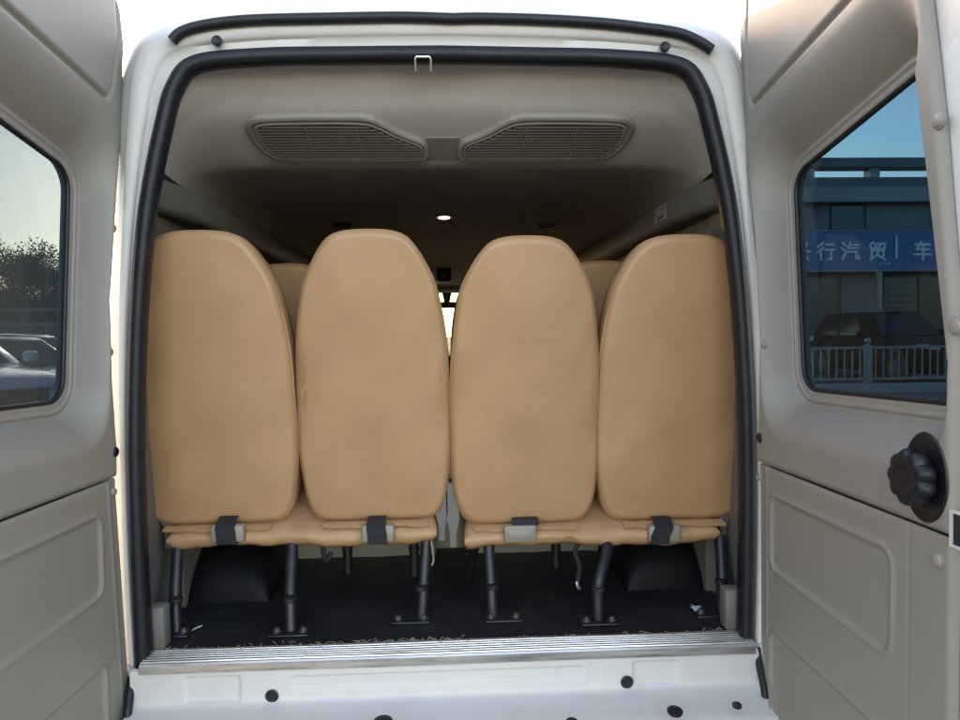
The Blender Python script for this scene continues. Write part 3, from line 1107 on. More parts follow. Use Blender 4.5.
def bench(label, xs, z0, base, legs, straps, covers, seeds, extra):
    t = thing('double_seat', label, 'bench seat', (0, 0, 0), 0, 'double seats bolted side by side across the rear of the van')
    for x, sd in zip(xs, seeds):
        o = backs[sd].build('backrest', TAN, t, angle=55)
        o.location = (x, .235, z0)
        o.scale = (1.055 if abs(x) > .5 else 1, 1, 1)
    base_mb(base[0], base[1], z0 - .058, z0 - .008, .203, .70, seeds[0] + 9).build('seat_base', TANF, t, angle=60)
    # folded hem of the cover under each back
    for x in xs:
        mb = MB()
        lp = []
        for xx in np.linspace(x - .152, x + .150, 26):
            q = .0014 * math.sin(xx * 30) + .0009 * math.sin(xx * 83)
            lp.append([(xx, .236, z0 + .004), (xx, .210 + q, z0 - .001 + q), (xx, .2045 + q, z0 - .005 + q), (xx, .2065 + q, z0 - .009 + q), (xx, .24, z0 - .006)])
        mb.loft(lp, True, cap=True)
        mb.build('cover_hem', TANF, t)
    for pts, pl, sw in legs:
        leg_obj(pts, t, pl, sw)
    mb = MB()
    mb.tube([(base[0] + .02, .29, z0 - .044), (base[1] - .02, .29, z0 - .044)], .012, 10)
    mb.tube([(base[0] + .02, .62, z0 - .044), (base[1] - .02, .62, z0 - .044)], .012, 10)
    mb.build('frame_rail', STEEL, t)
    for px, full_ in straps:
        p = at(px, 531, .188)
        gd = MB()
        gd.rbox((p.x - .046, .176, p.z - .030), (p.x + .046, .206, p.z + .018), .006)
        g = gd.build('belt_guide', BUCK, t)
        gd = MB()
        gd.rbox((p.x - .036, .172, p.z - .018), (p.x + .036, .1765, p.z + .010), .003)
        if not full_:
            gd = MB()
            sx = -.004
            lp = []
            for k, (y, z) in enumerate(((.215, .035), (.188, .028), (.170, .012), (.168, -.012), (.171, -.034), (.20, -.038))):
                x0 = p.x + sx + .012 * (z < 0) * (-1 if px > 600 else .3)
                lp.append([(x0 - .027, y, p.z + z), (x0 + .027, y, p.z + z), (x0 + .027, y + .003, p.z + z + .001), (x0 - .027, y + .003, p.z + z + .001)])
            gd.loft(lp, True, cap=True)
            gd.build('belt', WEB, t)
        else:
            gd.build('guide_face', BUCK, g)
            MB().rbox((p.x - .02, .185, p.z + .016), (p.x + .055, .215, p.z + .034), .003).build('belt', WEB, t)
    for x, w in covers:
        mb = MB()
        poly = [(-w, .135), (w, .12), (w, .02), (w * .55, -.02), (w * .5, -.065), (-w * .45, -.065), (-w * .5, -.01), (-w, .02)]
        mb.loft([[(x + a * .94, .245, z0 + b * .98) for a, b in poly], [(x + a, .252, z0 + b) for a, b in poly], [(x + a, .30, z0 + b) for a, b in poly]], True, cap=True)
        mb.build('hinge_cover', SIDET, t, smooth=False)
    for n, m, pts, r in extra:
        MB().tube(catmull(pts, 5), r, 8).build(n, m, t)
    return t


FZ = .622
zl, zr = .893, .872
bench('tan double seat on the side of the plain window, two black belts hanging under it', (-.660, -.209), zl, (-.80, -.035),
      [([(-.758, .15, FZ), (-.768, .175, .72), (-.778, .23, .845)], True, -.012),
       ([(-.440, .13, FZ), (-.446, .16, .72), (-.453, .23, .845)], True, 0),
       ([(-.082, .19, FZ), (-.076, .205, .70), (-.066, .24, .845)], True, -.03),
       ([(-.35, .60, FZ), (-.35, .60, .72), (-.35, .60, .83)], False, 0),
       ([(-.12, .56, FZ), (-.12, .56, .72), (-.12, .56, .83)], False, 0)],
      [(228, 0), (378, 0)], [(-.812, .02), (-.022, .02)], (0, 1),
      [('belt_tail', WEB, [(-.37, .25, .83), (-.365, .24, .80), (-.36, .25, .78), (-.345, .26, .80)], .008),
       ('cut_strap', BUCK, [(-.052, .23, .835), (-.048, .222, .81), (-.046, .222, .78), (-.051, .22, .765)], .003)])
bench('tan double seat nearer the black knob, a bent leg and bare belt guide beneath', (.226, .664), zr, (.045, .795),
      [([(.122, .18, FZ), (.120, .195, .70), (.116, .24, .825)], True, .03),
       ([(.418, .135, FZ), (.419, .14, .70), (.425, .145, .74), (.45, .18, .785), (.468, .23, .825)], True, 0),
       ([(.785, .165, FZ), (.795, .185, .72), (.806, .23, .825)], True, -.03),
       ([(.37, .60, FZ), (.37, .60, .72), (.37, .60, .81)], False, 0),
       ([(.06, .50, FZ), (.075, .45, .72), (.09, .40, .81)], False, 0)],
      [(520, 1), (664, 0)], [(.012, .02), (.822, .02)], (2, 3),
      [('belt_tail', WEB, [(.385, .23, .82), (.37, .23, .79), (.382, .225, .75), (.376, .225, .70)], .007),
       ('belt_tongue', CHROME, [(.374, .222, .705), (.376, .220, .69), (.382, .220, .682)], .006)])


def passenger_seat(name, label, x, y, zb, m, w=1., group=None):
    t = thing(name, label, 'van seat', (x, y, 0), 0, group)
    o = backs[1].build('backrest', m, t, angle=55)
    o.location = (0, 0, zb)
    o.scale = (w, 1, 1)
    mb = base_mb(-.20 * w, .20 * w, zb - .07, zb - .0, .0, .46, 3)
    mb.build('seat_base', m, t)
    for dx in (-.15, .15):
        for dy in (.08, .38):
            MB().tube([(dx, dy, .80), (dx, dy, zb - .06)], .016, 10).build('leg', STEEL, t)
    return t


G2 = 'passenger seats in the dim rows ahead'
DIMTAN = TANF
passenger_seat('passenger_chair', 'dim tan seat top showing between the two backs of the plain window side bench', -.60, 1.02, .885, TAN, 1, G2)
passenger_seat('passenger_chair', 'dim tan seat top showing between the two backs of the knob door side bench', .605, 1.02, .885, TAN, 1, G2)
passenger_seat('passenger_chair', 'narrow grey seat edge in the gap before the windscreen, nearer the plain window door', -.229, 1.62, .93, GREYF, 1, G2)
passenger_seat('passenger_chair', 'narrow grey seat edge in the gap before the windscreen, nearer the knob door', .236, 1.62, .93, GREYF, 1, G2)

# scraps on the floor
mb = MB()
p = on(195, 629, (0, 0, .624), (0, 0, 1))
mb.add([tuple(p + Vector(q)) for q in ((-.018, -.012, 0), (-.004, -.016, .003), (.016, .014, .004), (.004, .018, .0015), (-.018, -.012, -.0012), (-.004, -.016, .0018), (.016, .014, .0028), (.004, .018, .0005))], [(0, 1, 2, 3), (7, 6, 5, 4), (0, 4, 5, 1), (1, 5, 6, 2), (2, 6, 7, 3), (3, 7, 4, 0)])
tag(mb.build('paper_scrap', PAPER, None, smooth=False), 'white oblong paper scrap on the black floor near the corner seat leg', 'litter')
mb = MB()
p = on(696, 611, (0, 0, .624), (0, 0, 1))
for k in range(9):
    a = random.uniform(0, 6.28)
    c = p + Vector((random.gauss(0, .006), random.gauss(0, .008), .002 + random.uniform(0, .008)))
    dx, dy = Vector((math.cos(a), math.sin(a), random.uniform(-.4, .4))) * .009, Vector((-math.sin(a), math.cos(a), random.uniform(-.6, .6))) * .008
    mb.add([c - dx - dy, c + dx - dy, c + dx + dy, c - dx + dy], [(0, 1, 2, 3)])
tag(mb.build('tissue_scrap', mat('bluish tissue', (.62, .66, .8), .7), None, smooth=False), 'crumpled pale blue tissue scrap on the black floor beside a leg', 'litter')

# ================================================================== OUTSIDE
CONC = mat('asphalt ground', (.12, .117, .11), .85, var=.12, vscale=.6, bump=.4, bscale=60, bdist=.004, dirt=(.07, .068, .065), dirtscale=.8, dirtamt=.5)


def gz(x, y):
    return .25 * float(sm(np.array((x - 2.5) / 3))) * float(sm(np.array((y - 4) / 5)))


xs = np.unique(np.r_[np.linspace(-1500, -40, 12), np.linspace(-40, 60, 81), np.linspace(60, 1500, 12)])
ys = np.unique(np.r_[np.linspace(-1500, -30, 10), np.linspace(-30, 60, 61), np.linspace(60, 1500, 12)])
YY, XX = np.meshgrid(ys, xs, indexing='ij')
ZZ = .25 * sm((XX - 2.5) / 3) * sm((YY - 4) / 5)
g = grid_mesh('ground', np.stack([XX, YY, ZZ], -1), CONC)
struct(g)

# ---- cars
TYRE = mat('tyre rubber', (.02, .02, .02), .8)
RIM = mat('alloy rim', (.16, .16, .17), .6, metal=.5)
CARGL = mat('car glass', (.012, .018, .02), .08, spec=.6)
LENS = mat('headlight lens', (.55, .62, .70), .12, coat=1)
CARGLS = mat('car side glass', (.010, .014, .016), .15, spec=.15)
GRIL = mat('car grille', (.02, .02, .022), .4)
PLATE = mat('blue number plate', (.02, .07, .35), .4)
P_WHITE = mat('car paint white', (.76, .77, .78), .25, coat=1)
P_DARK = mat('car paint charcoal', (.035, .037, .042), .25, coat=1)
P_GREY = mat('car paint silver', (.30, .31, .32), .25, coat=1)
P_BROWN = mat('car paint dark brown', (.010, .007, .006), .6, spec=.12)


def make_car(label, cat, paint, L, Wd, Hh, hood, xa, xb, xc, xd, loc, heading, roofm=None, van_=False):
    """x forward; xa..xd: windscreen base, roof front, roof rear, tail base (from the centre)"""
    t = thing('parked_car' if not van_ else 'parked_van', label, cat, loc, heading, 'vehicles parked beyond the open doors')
    w = Wd / 2
    belt = hood + .03
    stn = [(L / 2, .42, .80, .60), (L / 2 - .03, .34, .86, .70), (L / 2 - .14, .24, .93, hood - .16), (L / 2 - .40, .2, .98, hood - .08), (xa + .45, .2, 1., hood - .02), (xa + .02, .2, 1., hood + .01),
           (0, .2, 1., belt), (xd + .3, .2, 1., belt + .03), (-L / 2 + .35, .22, .98, belt + .02), (-L / 2 + .1, .28, .93, belt - .06), (-L / 2, .38, .86, belt - .22)]
    loops = []
    for x, zb, k, zt in stn:
        W_ = w * k
        half = [(0, zb), (W_ * .85, zb), (W_ * .985, zb + .08), (W_, zb + (zt - zb) * .35), (W_ * .995, zb + (zt - zb) * .68), (W_ * .965, zt - .07), (W_ * .90, zt - .012), (W_ * .75, zt + .012), (W_ * .4, zt + .03), (0, zt + .036)]
        loops.append([(x, y, z) for y, z in half] + [(x, -y, z) for y, z in half[1:-1][::-1]])
    mb = MB()
    mb.loft(loops, True, cap=True)
    body = subsurf(mb.build('body', paint, t, angle=0), 2)
    zr_ = Hh
    zb_ = belt - .03
    rw, bw = w * .76, w * .93
    # cabin
    mb = MB()
    def lp(z, f0, f1, ww):
        k = .14
        return [(f0, ww - k, z), (f0 - k, ww, z), (f1 + k, ww, z), (f1, ww - k, z), (f1, -ww + k, z), (f1 + k, -ww, z), (f0 - k, -ww, z), (f0, -ww + k, z)]
    tt_ = lambda a, b, k: a + (b - a) * k
    ls = [lp(tt_(zb_, zr_ - .05, k), tt_(xa, xb, k), tt_(xd, xc, k), tt_(bw, rw, k ** 1.3)) for k in (0, .3, .65, 1)]
    ls += [lp(zr_ - .012, xb - .10, xc + .08, rw - .05), lp(zr_, xb - .4, xc + .3, rw - .25)]
    mb.loft(ls, True, cap=True)
    mb.build('roof', paint, t, angle=50)
    if roofm:
        mb = MB()
        mb.loft([lp(zr_ + .002, xb - .16, xc + .14, rw - .10), lp(zr_ + .03, xb - .3, xc + .2, rw - .16)], True, cap=True)
        mb.build('roof_panel', roofm, t, angle=50)  # pale slab; on the off-roader it paints a sky reflection
    # glass set just proud of the cabin
    def P3(k, fx, sy, off=.012):
        x0, x1 = tt_(xa, xb, k), tt_(xd, xc, k)
        return (tt_(x0, x1, fx), sy * (tt_(bw, rw, k ** 1.3) + off), tt_(zb_, zr_ - .05, k))
    for s in (-1, 1):
        for f0, f1 in ((.17, .50), (.535, .86)):
            mb = MB()
            mb.loft([[P3(k, f0 + (.05 * k if f0 < .3 else 0), s), P3(k, f1 - (.05 * k if f1 > .8 else 0), s)] for k in (.12, .4, .65, .92)], closed=False)
            mb.build('side_window', CARGLS, t, angle=0)
    for nm, a, b, sg in (('windscreen', xa, xb, 1), ('rear_window', xd, xc, -1)):
        mb = MB()
        mb.loft([[(tt_(a, b, k) + sg * .014, s * (tt_(bw, rw, k ** 1.3) - .17), tt_(zb_, zr_ - .05, k) + .006) for s in (-1, -.4, .4, 1)] for k in (.10, .4, .7, .95)], closed=False)
        mb.build(nm, CARGL, t, angle=0)
    rad = .33 if Hh < 1.6 else .36
    for sx in (L / 2 - .85, -L / 2 + .85):
        for s in (-1, 1):
            mb = MB()
            mb.lathe((sx, s * (w - .19), rad), (0, s, 0), [(rad * .6, 0), (rad * .95, .0), (rad, .03), (rad, .16), (rad * .95, .195), (rad * .68, .20), (rad * .66, .17)], 28)
            wh = mb.build('wheel', TYRE, t)
            MB().lathe((sx, s * (w - .19), rad), (0, s, 0), [(rad * .66, .15), (rad * .66, .195), (rad * .6, .19), (rad * .2, .205), (rad * .02, .205)], 20).build('rim', RIM, wh)
            MB().lathe((sx, s * (w - .16), rad + .02), (0, s, 0), [(rad * 1.16, 0), (rad * 1.16, .163), (rad * .5, .163)], 28).build('wheel_arch', GRIL, t)
    for s in (-1, 1):
        mb = MB()
        mb.loft([[(L / 2 - .10 + dx, s * y, z) for y, z in ((w * .50, hood - .26), (w * .86, hood - .22), (w * .90, hood - .12), (w * .55, hood - .17))] for dx in (-.14, .09)], True, cap=True)
        mb.build('headlight', LENS, t, smooth=False)
        mb = MB()
        mb.rbox((xa - .38, s * (w + .02), belt + .02), (xa - .22, s * (w + .20), belt + .17), .04)
        mb.build('wing_mirror', paint, t)
    mb = MB()
    for k in range(4):
        mb.box((L / 2 - .03, -w * .45, hood - .28 - k * .055), (L / 2 + .035 - .012 * (k == 0), w * .45, hood - .255 - k * .055))
    mb.box((L / 2 - .08, -w * .47, hood - .50), (L / 2 + .012, w * .47, hood - .235))
    mb.build('grille', GRIL, t, smooth=False)
    if cat == 'off-roader':
        mb = MB()
        for k in range(3):
            for sy in (-1, 1):
                mb.box((L / 2 + .03, sy * w * .30 - w * .16, hood - .30 - k * .06), (L / 2 + .05, sy * w * .30 + w * .16, hood - .275 - k * .06))
        mb.build('grille_bars', CHROME, t, smooth=False)
    mb = MB()
    mb.box((L / 2 - .02, -.22, .42), (L / 2 + .045, .22, .56))
    mb.build('number_plate', PLATE, t, smooth=False)
    return t


def hd(x, y):
    return math.atan2(y, x)


make_car('white saloon nearest the plain window, bonnet pointing towards the van', 'car', P_WHITE, 4.5, 1.78, 1.60, 1.10, .75, -.1, -1.15, -1.75, (-7.05, 8.2, 0), hd(.8, -.6))
make_car('charcoal saloon parked side on right behind the white bonnet', 'car', P_DARK, 4.6, 1.8, 1.54, .95, .85, .05, -1.1, -1.8, (-8.2, 11.8, 0), hd(.93, -.36))
make_car('silver roofed car behind the charcoal saloon under the trees', 'car', P_GREY, 4.5, 1.8, 1.62, .95, .8, .05, -1.2, -1.9, (-10.3, 16.2, 0), hd(.96, -.25), P_WHITE)
gx0 = .25
make_car('dark brown off-roader with a painted sky reflection on its roof behind the railing below the shop sign', 'off-roader', P_BROWN, 4.5, 1.86, 1.64, 1.0, .72, .15, -1.7, -2.1, (10.8, 14.8, gx0), hd(.04, -1), P_GREY)
make_car('silver hatchback partly hidden behind the dark off-roader', 'car', P_GREY, 4.1, 1.75, 1.55, .98, .9, .2, -1.4, -1.95, (9.3, 19.2, gx0), hd(.5, -.86))
make_car('white delivery van at the hinge edge of the tinted window', 'van', P_WHITE, 4.6, 1.8, 2.05, 1.2, 1.7, 1.15, -2.0, -2.2, (6.95, 15.6, gx0), hd(.2, -.98), None, True)

# ---- street railing on a kerb (right)
RAILM = mat('railing paint', (.27, .275, .275), .5, var=.1)
KERB = mat('kerb concrete', (.33, .32, .30), .8, var=.15, vscale=2, bump=.3, bscale=50)
YF = 11.2
t = thing('street_railing', 'long grey metal railing with ball-topped posts in front of the dark off-roader', 'railing', (0, YF, gx0))
zb, zt = .24, .88
posts = [10.2 - 2.6 * 3 + 2.6 * k for k in range(9)]
mb = MB()
mb.box((1.6, -.025, zt - .045), (24, .025, zt))
mb.build('top_rail', RAILM, t, smooth=False)
mb = MB()
mb.box((1.6, -.02, zb), (24, .02, zb + .04))
mb.build('bottom_rail', RAILM, t, smooth=False)
pc = at(868, 345, YF).x
for k in range(-3, 6):
    x = pc + 2.6 * k
    mb = MB()
    mb.rbox((x - .06, -.055, 0), (x + .06, .055, zt + .03), .01)
    mb.lathe((x, 0, zt + .03), (0, 0, 1), [(.03, 0), (.03, .02), (.055, .05), (.06, .08), (.045, .115), (.01, .13)], 16)
    mb.build('post', RAILM, t)
b0 = MB().box((-.011, -.011, zb + .04), (.011, .011, zt - .045))
me0 = None
k = 0
for i in range(-3, 6):
    for j in range(1, 17):
        x = pc + 2.6 * i + 2.6 * j / 17
        if not (6 < x < 14.8):
            continue
        if me0 is None:
            o = b0.build('baluster', RAILM, t, smooth=False)
            me0 = o.data
        else:
            o = link('baluster', me0, t)
        o.location = (x, 0, 0)
        k += 1
tag(MB().rbox((1.5, YF - .16, gx0 - .02), (24, YF + .16, gx0 + .16), .02).build('kerb', KERB), 'raised concrete kerb carrying the grey street railing', 'kerb')

# ---- building with the sign (right)
YB = 23.0
WALLD = mat('dark grey cladding', (.16, .168, .178), .6, var=.2, vscale=.8, bump=.2, bscale=20)
WALLL = mat('grey render', (.36, .355, .34), .8, var=.15, vscale=.6, bump=.2, bscale=30)
SHOPG = mat('shop glass', (.02, .025, .03), .12, spec=.6)
SHUT = mat('shop roller shutter', (.20, .19, .19), .5, metal=.2, var=.1)


def zat(py):
    return at(872, py, YB).z


def xat(px):
    return at(px, 250, YB).x


t = thing('shop_building', 'dark grey two storey shop building with an open beam frame along its roof', 'building', (0, 0, 0))
z0 = .2
zS0, zS1 = at(872, 270, YB - .62).z, at(872, 231, YB - .62).z
zU = zat(196)
zP0, zP1 = zat(178), zat(196)
xl, xr = 5.6, 40.  # left end runs on out of view, added to shade the off-roader
mb = MB()
mb.box((xl, YB + .05, z0), (xr, YB + 9, zU))
mb.build('wall', WALLD, t, smooth=False)
mb = MB()
mb.box((xl, YB - .15, zU), (xr, YB + 9, zP0))
mb.build('parapet', WALLD, t, smooth=False)
mb = MB()
mb.box((xl, YB - .45, zU - .28), (xr, YB - .15, zU + .25))
mb.build('ledge', WALLL, t, smooth=False)
mb = MB()
mb.box((xl - .6, YB - .2, zat(168)), (xr, YB + .5, zat(160)))
mb.build('roof_beam', WALLD, t, smooth=False)
for px in (808, 873, 938, 1003, 1068):
    x = xat(px)
    mb = MB()
    mb.box((x - .18, YB - .1, zP0 + .002), (x + .18, YB + .3, zat(168) - .002))
    mb.build('roof_post', WALLL, t, smooth=False)
mb = MB()
mb.tube([(xl - .6, YB + .1, zat(157.5)), (xr, YB + .1, zat(157.5))], .025, 6)
for k in range(38):
    x = xl + k * .9
    mb.tube([(x, YB + .1, zat(160)), (x, YB + .1, zat(157))], .02, 6)
mb.build('roof_handrail', WALLD, t, smooth=False)
for i, (p0, p1) in enumerate(((800, 812), (831, 862), (866, 928), (934, 990))):
    f = MB().box((xat(p0), YB - .02, zat(229)), (xat(p1), YB + .06, zat(202))).build('window', SHOPG if i % 2 else SHUT, t, smooth=False)
for p0, p1, m in ((802, 838, SHOPG), (841, 874, SHUT), (884, 915, SHOPG), (919, 960, SHOPG), (966, 1010, SHUT)):
    f = MB().box((xat(p0), YB - .02, z0), (xat(p1), YB + .06, zat(278))).build('shop_front', m, t, smooth=False)
mb = MB()
mb.tube([(at(879, 300, YB - 1.2).x, YB - 1.2, gx0), (at(879, 300, YB - 1.2).x, YB - 1.2, zS0 - .1)], .10, 10)
mb.build('column', WALLL, t)
for py in (286, 292, 299, 305):
    MB().box((xat(888), YB - .08, zat(py + 1.1)), (xat(914), YB - .03, zat(py))).build('shutter_rail', WALLL, t, smooth=False)

# sign board with its lettering
SIGNB = mat('blue sign board', (.085, .175, .40), .5, var=.08, vscale=1.5)
LET = mat('white sign lettering', (.88, .90, .90), .5)
t = thing('shop_sign', 'long blue shop sign with white Chinese characters and a divider bar', 'sign', (0, 0, 0))
mb = MB()
mb.box((xl - .1, YB - .62, zS0), (xr - 3, YB - .16, zS1))
mb.build('sign_board', SIGNB, t, smooth=False)
mb = MB()
mb.box((xl - .12, YB - .65, zS1), (xr - 3, YB - .14, zS1 + .05))
mb.box((xl - .12, YB - .65, zS0 - .05), (xr - 3, YB - .14, zS0))
mb.build('sign_border', WALLL, t, smooth=False)
YS = YB - .62


def stroke(mb, cx, cz, s, p, q, w):
    a, b = Vector((cx + (p[0] - .5) * s, 0, cz + (p[1] - .5) * s)), Vector((cx + (q[0] - .5) * s, 0, cz + (q[1] - .5) * s))
    d = (b - a).normalized()
    a, b = a - d * w * .42, b + d * w * .42
    n = Vector((-d.z, 0, d.x)) * w / 2
    mb.loft([[(v.x, y, v.z) for v in (a - n, b - n, b + n, a + n)] for y in (YS + .01, YS - .028 - .0015 * (len(mb.v) % 7))], True, cap=True)


GLY = {
    'xing1': [((.5, .98), (.5, .62)), ((.18, .95), (.32, .62)), ((.84, .98), (.66, .62)), ((.02, .50), (.98, .50)), ((.36, .42), (.10, .03)), ((.64, .42), (.90, .03))],
    'xing2': [((.34, .98), (.05, .74)), ((.36, .72), (.03, .42)), ((.22, .55), (.22, .02)), ((.48, .88), (.98, .88)), ((.44, .58), (1., .58)), ((.80, .58), (.80, .08)), ((.84, .06), (.62, .06))],
    'qi': [((.06, .95), (.22, .80)), ((.02, .66), (.18, .54)), ((.05, .04), (.24, .42)), ((.50, .98), (.34, .66)), ((.44, .84), (.98, .84)), ((.40, .66), (.92, .66)), ((.34, .46), (.84, .46)), ((.82, .46), (.84, .12)), ((.82, .08), (1., .08)), ((1., .08), (1., .24))],
    'mao': [((.28, .98), (.08, .86)), ((.10, .90), (.10, .62)), ((.10, .62), (.40, .70)), ((.36, .86), (.44, .66)), ((.52, .90), (.94, .90)), ((.70, .90), (.54, .62)), ((.92, .92), (.92, .64)), ((.92, .64), (.78, .64)),
            ((.16, .52), (.86, .52)), ((.18, .52), (.18, .20)), ((.84, .52), (.84, .20)), ((.50, .44), (.50, .26)), ((.46, .26), (.08, .02)), ((.58, .22), (.94, .02))],
    'che': [((.08, .84), (.92, .84)), ((.42, 1.), (.18, .54)), ((.18, .56), (.86, .56)), ((.02, .28), (.98, .28)), ((.54, .72), (.54, -.02))],
    'da': [((.02, .64), (.98, .64)), ((.5, 1.), (.46, .55)), ((.46, .58), (.06, .02)), ((.52, .56), (.96, .02))],
}
def xsg(px):
    return at(px, 250, YS).x


def zsg(py):
    return at(872, py, YS).z


mb = MB()
sz = (zsg(242) - zsg(260))
zc = zsg(251)
for g_, px in (('xing1', 801), ('xing2', 825.5), ('qi', 850), ('mao', 877), ('che', 922), ('da', 948)):
    for p, q in GLY[g_]:
        stroke(mb, xsg(px), zc, sz, p, q, sz * .118)
mb.box((xsg(895), YS - .05, zsg(259)), (xsg(896.8), YS + .01, zsg(236)))
# the small letters in the corner: C Y 9 7
for ch, px in (('C', 880), ('Y', 883), ('9', 886), ('7', 889)):
    st = {'C': [((.9, .95), (.1, .95)), ((.1, .95), (.1, .05)), ((.1, .05), (.9, .05))], 'Y': [((.05, 1), (.5, .5)), ((.95, 1), (.5, .5)), ((.5, .5), (.5, 0))],
          '9': [((.9, .95), (.1, .95)), ((.1, .95), (.1, .5)), ((.1, .5), (.9, .5)), ((.9, 1), (.9, .05))], '7': [((.05, .95), (.95, .95)), ((.95, .95), (.4, 0))]}[ch]
    for p, q in st:
        stroke(mb, xsg(px), zsg(264), sz * .13, p, q, sz * .022)
mb.build('lettering', LET, t, smooth=False)

# ---- left: low barrier, grey building, trees
YW = 22.0
t = thing('barrier_wall', 'long dark barrier wall with a pale coping below the trees', 'wall', (0, 0, 0))
mb = MB()
mb.box((-40, YW, 0), (-8.5, YW + .25, 1.95))
mb.build('wall', mat('dark barrier', (.22, .225, .22), .8, var=.2, vscale=.7), t, smooth=False)
mb = MB()
mb.box((-40, YW - .06, 1.95), (-8.5, YW + .31, 2.08))
mb.box((-40, YW - .06, 2.45), (-8.5, YW + .05, 2.56))
mb.build('coping', WALLL, t, smooth=False)
for k in range(13):
    MB().box((-39 + 2.5 * k - .05, YW, 2.08), (-39 + 2.5 * k + .05, YW + .1, 2.45)).build('post', WALLD, t, smooth=False)
t = thing('grey_shed', 'long low grey building with ribbed wall behind the barrier', 'building', (0, 0, 0))
mb = MB()
mb.box((-60, 34, 0), (-15.5, 42, 3.2))
mb.build('wall', mat('grey ribbed wall', (.60, .61, .62), .7, var=.15, vscale=3, stretch=(.3, 1, 3)), t, smooth=False)
mb = MB()
mb.loft([[(-60.4, y, z), (-15.1, y, z)] for y, z in ((33.6, 3.2), (33.6, 3.45), (38, 4.1), (42.4, 3.45))], closed=False)
mb.build('roof', mat('grey sheet roof', (.33, .34, .35), .6, var=.1, stretch=(3, .3, 1)), t, smooth=False)

BARK = mat('tree bark', (.10, .075, .055), .9, var=.3, vscale=6, bump=.6, bscale=30, bdist=.02)
LEAFS = [mat('leaf green dark', (.06, .085, .05), .6, var=.35, vscale=.9), mat('leaf green mid', (.085, .11, .065), .6, var=.35, vscale=.9)]
for lm in LEAFS:
    lm.node_tree.nodes['Principled BSDF'].inputs['Specular IOR Level'].default_value = .25


def tree(x, y, h, cw, label, seed):
    r = random.Random(seed)
    t = thing('tree', label, 'tree', (x, y, 0), 0, 'trees behind the barrier wall')
    mb = MB()
    top = Vector((r.uniform(-.3, .3), r.uniform(-.3, .3), h * .72))
    mb.tube(catmull([(0, 0, 0), (r.uniform(-.1, .1), 0, h * .25), (top.x * .6, top.y * .6, h * .5), tuple(top)], 4), [.17 * (1 - .8 * k / 12) for k in range(13)], 10)
    blobs = []
    for k in range(11):
        a = 2 * math.pi * k / 11 * 1.9 + r.uniform(-.3, .3)
        zz = h * r.uniform(.50, .95)
        rad = cw * .5 * (1 - ((zz / h - .6) / .55) ** 2) * r.uniform(.55, 1.)
        e = Vector((math.cos(a) * rad, math.sin(a) * rad, zz))
        s = Vector((top.x * .5, top.y * .5, h * r.uniform(.3, .6)))
        mid = (s + e) / 2 + Vector((0, 0, .15))
        mb.tube(catmull([tuple(s), tuple(mid), tuple(e)], 4), [.06 * (1 - .85 * q / 8) for q in range(9)], 6)
        blobs.append((e, r.uniform(.55, 1.05) * cw * .21))
    blobs.append((Vector((top.x, top.y, h * .92)), cw * .2))
    mb.build('trunk', BARK, t)
    v, f, mi = [], [], []
    for c, br in blobs:
        for _ in range(560):
            d = Vector((r.gauss(0, 1), r.gauss(0, 1), r.gauss(0, 1))).normalized()
            rr_ = br * (r.random() ** .45) * (1 + .35 * math.sin(d.x * 7 + c.x) * math.sin(d.z * 6 + c.z))
            p = c + Vector((d.x * rr_ * 1.15, d.y * rr_ * 1.15, d.z * rr_ * .8))
            n = Vector((r.gauss(0, 1), r.gauss(0, 1), r.gauss(.4, 1))).normalized()
            tx = n.orthogonal().normalized()
            tx.rotate(Matrix.Rotation(r.uniform(0, 6.28), 3, n))
            ty = n.cross(tx)
            s1, s2 = r.uniform(.045, .075), r.uniform(.022, .036)
            o = len(v)
            v += [tuple(p - tx * s1), tuple(p + ty * s2), tuple(p + tx * s1), tuple(p - ty * s2)]
            f.append((o, o + 1, o + 2, o + 3))
            mi.append(0 if r.random() < .6 else 1)
    me = bpy.data.meshes.new('crown')
    me.from_pydata(v, [], f)
    for q in LEAFS:
        me.materials.append(q)
    me.polygons.foreach_set('material_index', mi)
    me.update()
    link('crown', me, t)


def txy(px, Y):
    return at(px, 336, Y).x


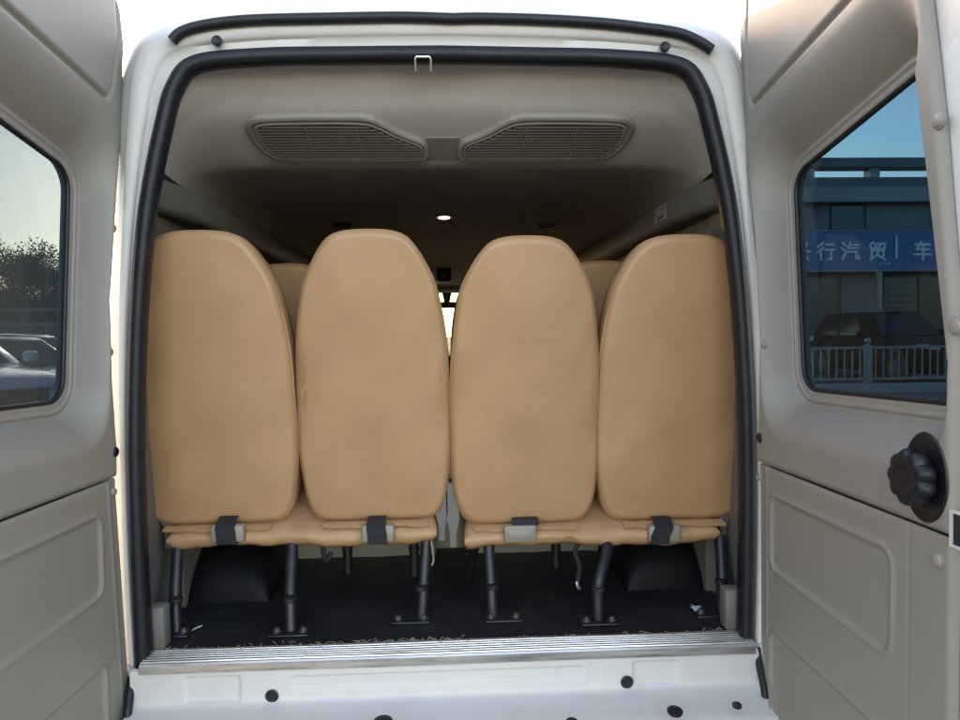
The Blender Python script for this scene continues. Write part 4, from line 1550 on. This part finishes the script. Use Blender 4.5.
tree(txy(46, 28), 28, 5.6, 3.4, 'slender leafy tree nearest the window edge, sky showing through', 1)
tree(txy(12, 29), 29, 5.4, 3.6, 'dense tree beside the slender one above the white car', 2)
tree(txy(-22, 30), 30, 6.2, 4.2, 'tall broad tree farthest from the van behind the barrier', 3)
tree(txy(30, 33), 33, 4.9, 3.8, 'low rounded tree between the slender and the dense one', 4)
tree(txy(78, 30), 30, 5.2, 3.6, 'leafy tree hidden behind the door pillar', 5)

# overhead cables above the roof
WIRE = mat('cable sheath', (.25, .25, .26), .6)
for (a, b, lab) in (((296, -6), (306, 16), 'thin overhead cable over the roof, nearer the plain window door'), ((383, -6), (391, 16), 'thin overhead cable over the middle of the roof')):
    p, q = at(*a, 30), at(*b, 34)
    d = (q - p)
    mb = MB()
    mb.tube([p - d * 6, p, q, q + d * 3], .02, 6)
    tag(mb.build('overhead_cable', WIRE), lab, 'cable', 'overhead cables')

# ================================================================== LIGHT
EL, AZ = 17.5, -15.0            # sun ahead of the van, a little to the left
sd = Vector((math.sin(R(AZ)) * math.cos(R(EL)), math.cos(R(AZ)) * math.cos(R(EL)), math.sin(R(EL))))
sl_ = bpy.data.lights.new('sun', 'SUN')
sl_.energy = 2.0
sl_.angle = R(.5)
sl_.color = (1, .73, .43)
so = bpy.data.objects.new('sun', sl_)
COL.objects.link(so)
so.rotation_euler = (-sd).to_track_quat('-Z', 'Y').to_euler()
so.location = (-10, 20, 15)
w = bpy.data.worlds.new('World')
S.world = w
w.use_nodes = True
nt = w.node_tree
bg = nt.nodes['Background']
sky = nt.nodes.new('ShaderNodeTexSky')
sky.sky_type = 'NISHITA'
sky.sun_disc = False
sky.sun_elevation = R(EL)
sky.sun_rotation = R(AZ)
sky.air_density = 1.0
sky.dust_density = 1.5
sky.ozone_density = 0.0
nt.links.new(sky.outputs['Color'], bg.inputs['Color'])
bg.inputs['Strength'].default_value = .15
S.view_settings.view_transform = 'Standard'
S.view_settings.look = 'None'
S.view_settings.gamma = 1
S.view_settings.exposure = 2.75
S.view_settings.use_white_balance = True
S.view_settings.white_balance_temperature = 7500
S.view_settings.white_balance_tint = 19
S.view_settings.use_curve_mapping = False
S.render.engine = 'CYCLES'
S.cycles.max_bounces = 12
S.cycles.diffuse_bounces = 6
S.cycles.transparent_max_bounces = 12
S.cycles.caustics_reflective = False
S.cycles.caustics_refractive = False
S.cycles.use_denoising = True
